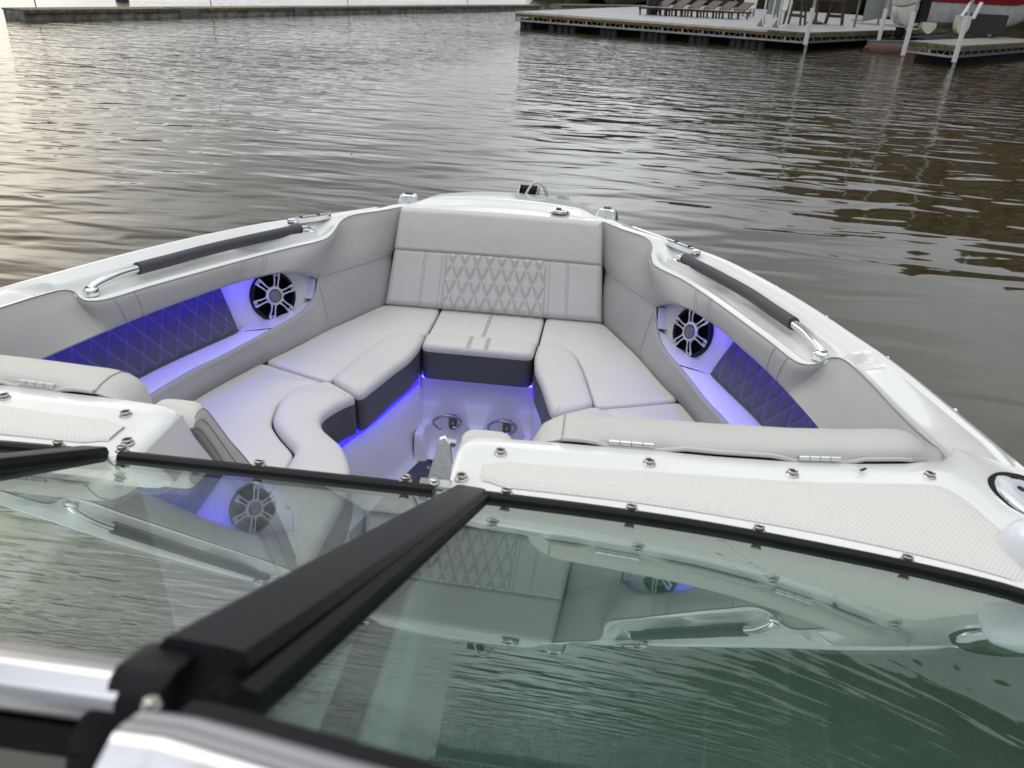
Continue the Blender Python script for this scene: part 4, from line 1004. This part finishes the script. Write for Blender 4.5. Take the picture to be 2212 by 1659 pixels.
# white swim ladder rails near the front edge
sl = thing('swim_ladder', 'white U shaped swim ladder rails with a grey panel at the dock edge', 'ladder', (7.15, 38.4, DZ), rad(-20))
for x in (-.38, .28):
    mb = MB(); mb.tube(crom([(x, 0, 1.6), (x, -.02, .55), (x + .03, -.03, .12), (x + .17, -.04, .015), (x + .33, -.03, .14), (x + .37, 0, .6), (x + .38, 0, 1.6)], 6), .032, 10); mb.build('rail', 'sleeve_white', sl)
    mb = MB(); mb.prism([(x - .25, .06, 0), (x + .12, .06, 0), (x + .02, .06, .5)], (0, .02, 0)); mb.build('gusset', 'panel_grey', sl, smooth=0)
mb = MB(); mb.box((.0, .15, 1.15), (.62, .04, 1.3)); mb.build('panel', 'panel_grey', sl, smooth=0)

# sun loungers
def lounger():
    t = thing('sun_lounger', '', 'sun lounger', (0, 0, 0), 0, 'sun loungers in a row on the dock')
    W_, L_ = .66, 2.2
    mb = MB()
    for x in (-W_ / 2, W_ / 2 - .05): mb.prism([(x, 0, .36), (x, L_ * .62, .36), (x, L_ * .95, .36), (x, L_ * .95, .28), (x, 0, .28)], (.05, 0, 0))
    mb.box((0, .03, .32), (W_, .06, .10)); mb.build('frame', 'lounger_brown', t, smooth=0)
    for x in (-W_ / 2 + .03, W_ / 2 - .03):
        for y in (.10, .95, 1.75):
            mb = MB(); mb.prism([(x - .03, y - .05, .29), (x - .03, y + .07, .29), (x - .03, y + .03, .15), (x - .03, y + .08, 0), (x - .03, y + .0, 0), (x - .03, y - .03, .15)], (.06, 0, 0)); mb.build('leg', 'lounger_brown', t, smooth=0)
    mb = MB(); mb.box((0, .68, .372), (W_ - .06, 1.32, .022)); mb.build('seat_sling', 'lounger_sling', t, smooth=0)
    m4 = Matrix.Translation((0, 1.36, .37)) @ Matrix.Rotation(rad(27), 4, 'X')
    mb = MB()
    for x in (-W_ / 2 + .03, W_ / 2 - .03): mb.box(m4 @ Vector((x, .45, 0)), (.055, .95, .05), m4.to_3x3())
    mb.box(m4 @ Vector((0, .90, 0)), (W_, .06, .05), m4.to_3x3())
    bk_ = mb.build('back_frame', 'lounger_brown', t, smooth=0)
    mb = MB(); mb.box(m4 @ Vector((0, .44, .012)), (W_ - .10, .84, .02), m4.to_3x3()); mb.build('back_sling', 'lounger_brown', bk_, smooth=0)
    return t
L0 = lounger()
labs = ['sun lounger beside the dark bin, farthest left of the row', 'second sun lounger counted from the dark bin', 'third sun lounger counted from the dark bin', 'third sun lounger counted from the swim ladder', 'second sun lounger counted from the swim ladder', 'sun lounger nearest the white swim ladder']
for i, lb in enumerate(labs):
    o = L0 if i == 0 else copy_tree(L0)
    o.location = (1.72 + .90 * i * .93, 44.9 + .17 * i, DZ); o.rotation_euler = (0, 0, rad(-43)); o['label'] = lb
bn_ = thing('litter_bin', 'dark blue round bin behind the leftmost sun lounger', 'bin', (2.25, 46.4, DZ))
mb = MB(); mb.lathe([(0, 0), (.30, 0), (.36, .75), (.34, .76)], None, 20); mb.build('body', 'navy', bn_)
mb = MB(); mb.lathe([(.38, .75), (.38, .80), (.30, .86), (0, .88)], None, 20); mb.build('lid', 'navy', bn_)
for i, (x, y, lb) in enumerate(((8.1, 52.6, 'cream cushioned dock chair, left one behind the sun loungers'), (10.3, 53.4, 'cream cushioned dock chair, right one behind the sun loungers'))):
    t = thing('deck_chair', lb, 'chair', (x, y, DZ), rad(-30), 'cream dock chairs')
    mb = MB(); mb.box((0, 0, .42), (.75, .75, .14)); mb.build('seat', 'cushion_cream', t, smooth=0, bevel=.03)
    mb = MB(); mb.box((0, .42, .95), (.80, .16, 1.15), Matrix.Rotation(rad(-14), 3, 'X')); mb.build('backrest', 'cushion_cream', t, smooth=0, bevel=.04)
    for a in (-.33, .33):
        for b in (-.3, .3): mb = MB(); mb.bar((a, b, 0), (a, b, .40), .06, .06, up=(0, 1, 0)); mb.build('leg', 'lounger_brown', t, smooth=0)

# brown bar chairs and table
def bar_chair(label, loc, rz):
    t = thing('bar_chair', label, 'chair', loc, rz, 'brown slatted bar chairs')
    for x in (-.36, .36):
        for y in (-.30, .34):
            mb = MB(); mb.bar((x * 1.15, y * 1.1, 0), (x * .8, y * .85, 1.05), .09, .07, up=(0, 1, 0)); mb.build('leg', 'lounger_brown', t, smooth=0)
    mb = MB(); mb.bar((-.40, -.36, .38), (.40, -.36, .38), .09, .10); mb.bar((-.4, .3, .45), (.4, .3, .45), .06, .08); mb.build('foot_rest', 'lounger_brown', t, smooth=0)
    mb = MB()
    for k in range(6): mb.box((0, -.30 + .12 * k, 1.06), (.72, .10, .035))
    mb.build('seat', 'lounger_brown', t, smooth=0)
    mb = MB()
    for k in range(6): mb.box((-.30 + .12 * k, .36 + .02, 1.55), (.095, .035, .95))
    mb.box((0, .38, 1.98), (.72, .045, .14)); mb.build('backrest', 'lounger_brown', t, smooth=0)
    for x in (-.43, .43): mb = MB(); mb.box((x, 0, 1.36), (.12, .78, .04)); mb.bar((x, -.32, 1.06), (x, -.32, 1.35), .06, .06, up=(0, 1, 0)); mb.build('armrest', 'lounger_brown', t, smooth=0)
bar_chair('brown slatted bar chair behind the white swim ladder', (9.1, 43.2, DZ), rad(150))
bar_chair('brown slatted bar chair left of the grey gangway', (11.7, 46.2, DZ), rad(160))
tb = thing('bar_table', 'dark high table with a heavy base between the bar chairs', 'table', (10.6, 45.6, DZ))
mb = MB(); mb.lathe([(0, 0), (.42, 0), (.42, .10), (.12, .16), (.07, .3), (.07, 1.10)], None, 20); mb.build('pedestal', 'lounger_brown', tb, smooth=30)
mb = MB(); mb.lathe([(0, 1.10), (.55, 1.10), (.56, 1.16), (0, 1.17)], None, 28); mb.build('tabletop', 'lounger_brown', tb, smooth=30)
mb = MB(); mb.tube([(0, 0, 1.17), (0, 0, 3.2)], .05, 10); mb.build('parasol_pole', 'galv_dark', tb)
gw = thing('gangway', 'grey sloping gangway with side panel rising behind the dock', 'gangway', (14.3, 50.6, DZ))
mb = MB(); mb.prism([(0, 0, .12), (4.0, 1.3, .95), (4.0, 1.3, 2.3), (0, 0, 1.35)], (.02, .06, 0)); mb.build('side_panel', 'panel_grey', gw, smooth=0)
mb = MB(); mb.prism([(0, .06, .10), (4, 1.36, .93), (3.7, 2.5, .93), (-.3, 1.2, .10)], (0, 0, .06)); mb.build('walkway', 'galv_dark', gw, smooth=0)

# ------------------------------------------------------------------ boat on a lift
lb_ = thing('lifted_boat', 'white boat with a dark red topside and white outboard raised on a lift', 'boat', (14.1, 40.2, 0))
hd = Vector((.90, .42, 0)).normalized(); hs = Vector((hd.y, -hd.x, 0)); rows = []
for k in range(17):
    u = k / 16; wv = 1.1 * (1 - sst(.55, 1.05, u) * .95); zb = 1.02 + .7 * sst(.6, 1.05, u); c_ = hd * (8.0 * u) + hs * -1.1
    rows.append([c_ + hs * (wv * a) + Vector((0, 0, zb + b)) for a, b in ((.98, 1.0), (.97, .82), (.94, .55), (.90, .2), (.72, .02), (.36, -.08), (0, -.14), (-.36, -.08), (-.72, .02), (-.9, .2), (-.98, 1.0))])
mb = MB(); mb.grid(rows); mb.poly(rows[0]); mb.build('hull', 'hull_white', lb_, smooth=35)
mb = MB(); tr_ = []
for k in range(17):
    u = k / 16; wv = 1.1 * (1 - sst(.55, 1.05, u) * .95); zb = 2.02 + .35 * sst(.6, 1.05, u); c_ = hd * (8.0 * u) + hs * -1.1
    tr_.append([c_ + hs * (wv * 1.0) + Vector((0, 0, zb)), c_ + hs * (wv * 1.02) + Vector((0, 0, zb + .3)), c_ + hs * (wv * .98) + Vector((0, 0, zb + .75)), c_ - hs * (wv * .98) + Vector((0, 0, zb + .75)), c_ - hs * wv + Vector((0, 0, zb))])
mb.grid(tr_); mb.poly(tr_[0]); mb.build('topside', 'hull_red', lb_, smooth=35)
# outboard
oc = Vector((-1.25, -.75, 0))
def ob(pr, wd, nm, mt, par, bev=.05):
    mb = MB(); mb.prism([oc + hd * a + hs * (-wd / 2) + Vector((0, 0, z)) for a, z in pr], hs * wd); return mb.build(nm, mt, par, smooth=30, bevel=bev)
om = ob([(-.42, 1.78), (-.50, 2.3), (-.40, 2.75), (.1, 2.85), (.55, 2.6), (.60, 2.02), (.05, 1.85)], .62, 'outboard_cowl', 'motor_white', lb_, .07)
ob([(-.40, 1.75), (.05, 1.82), (.62, 1.98), (.66, 1.72), (.45, 1.05), (.15, 1.02), (-.10, 1.10), (-.25, 1.25), (-.36, 1.5)], .46, 'midsection', 'motor_white', om)
ob([(-.40, 1.0), (.45, 1.0), (.35, .93), (-.4, .96)], .40, 'cavitation_plate', 'galv', om, .01)
ob([(-.12, .95), (.38, .95), (.34, .62), (.22, .35), (.16, .35), (-.05, .58)], .10, 'gearcase', 'plastic_black', om, .02)
mb = MB()
for k in range(3):
    a = rad(120 * k + 15); c_ = oc + hd * -.22 + Vector((0, 0, .66)); r_ = hs * cos(a) + Vector((0, 0, sin(a))); mb.prism([c_, c_ + r_ * .12 + hs.cross(r_) * .04 + hd * .05, c_ + r_ * .24, c_ + r_ * .14 - hd * .05], hd * .02)
mb.build('propeller', 'chrome', om, smooth=0)
mb = MB(); mb.box(oc + hd * .95 + Vector((0, 0, 1.7)), (.5, .6, 1.1), Matrix((hd, hs, Vector((0, 0, 1)))).transposed()); mb.build('engine_bracket', 'plastic_black', lb_, smooth=0)
# lift: rusty tank, cradle bunks
lf = thing('boat_lift', 'boat lift with a rusty float tank and white cradle bunks', 'boat lift', (11.7, 36.6, 0))
mb = MB(); ti = [(0, 0), (.28, .02), (.40, .14), (.44, .32), (.44, 5.0), (0, 5.2)]; q = hd.to_track_quat('Z', 'Y').to_matrix().to_4x4()
mb.lathe(ti, Matrix.Translation((-.75, .2, -.07)) @ q, 22); mb.build('float_tank', 'rust', lf, smooth=40)
def bunk(x, y, z0, z1, wd):
    mb = MB(); mb.prism(crom([(x - wd / 2, y, z1), (x - wd * .5, y, (z0 + z1) / 2), (x - wd * .42, y, z0 + .15), (x - wd * .12, y, z0), (x + wd * .2, y, z0), (x + wd * .45, y, z0 + .2), (x + wd / 2, y, (z0 + z1) / 2), (x + wd / 2, y, z1)], 4), (0, .5, 0)); return mb.build('bunk', 'cushion_cream', lf, smooth=30)
bunk(2.35, 2.6, .78, 1.20, .58); bunk(3.65, 2.3, .82, 1.55, .52)
mb = MB(); mb.bar((3.45, 2.3, 1.5), (3.75, 2.4, 2.1), .16, .06); mb.bar((3.95, 2.3, 1.45), (4.15, 2.4, 2.1), .16, .06); mb.build('guide_arm', 'sleeve_white', lf, smooth=0)
mb = MB(); mb.bar((-.5, 1.0, .35), (6.5, 4.3, .50), .18, .18); mb.build('cradle_beam', 'galv_dark', lf, smooth=0)
mb = MB(); mb.box((16.6 - 11.7, 41.2 - 36.6, 1.25), (1.7, .6, .8)); o = mb.build('gear_locker', 'float_black', smooth=0); o.location = (11.9, 35.9, .0); tag(o, 'dark gear locker under the red boat at the right edge', 'locker')

# ------------------------------------------------------------------ wooded shore (it shows in the water's reflections)
mat('foliage', (.060, .048, .022), .8, var=(.06, (.030, .026, .012), .9))
rng = random.Random(7)
def hill(a): return lin([-4, 2, 6, 10, 16, 22, 28, 60, 100, 122], [.3, 2.6, 5.2, 7.6, 10.6, 12.4, 13.0, 13.5, 9, 5], a)
mb = MB(); rows = []
for i in range(64):
    az = rad(-4 + i * 2.0); row = []
    for k in range(9):
        d = 95 + k * 16; el = hill(math.degrees(az))
        h = (d + 10) * math.tan(rad(el)) * sst(0, 8, k) * .9
        row.append((sin(az) * d, cos(az) * d, -.5 + h))
    rows.append(row)
mb.grid(rows); o = mb.build('wooded_hill', 'foliage', smooth=60); o['kind'] = 'structure'
mb = MB()
for i in range(2600):
    k = rng.random(); az = rad(-4 + rng.random() * 124); d = 97 + k * 120; el = hill(math.degrees(az))
    h = (d + 10) * math.tan(rad(el)) * sst(0, 8, (d - 95) / 16) * .9; r_ = 2.2 + 2.8 * rng.random(); c_ = Vector((sin(az) * d, cos(az) * d, h + r_ * .9))
    vs = []; 
    for a, b in ((0, 90), (0, 20), (72, 35), (144, 20), (216, 35), (288, 20), (36, -30), (108, -45), (180, -30), (252, -45), (324, -30)):
        rr = r_ * (.75 + .5 * rng.random()); vs.append(c_ + Vector((cos(rad(a)) * cos(rad(b)), sin(rad(a)) * cos(rad(b)), sin(rad(b)) * 1.35)) * rr)
    f = [(0, 1 + q, 1 + (q + 1) % 5) for q in range(5)] + [(1 + q, 6 + q, 1 + (q + 1) % 5) for q in range(5)] + [(1 + (q + 1) % 5, 6 + q, 6 + (q + 1) % 5) for q in range(5)]
    mb.add(vs, f)
o = mb.build('shore_trees', 'foliage', smooth=0, merge=False); tag(o, 'dark wood covering the hill on the far right shore', 'wood'); o['kind'] = 'stuff'
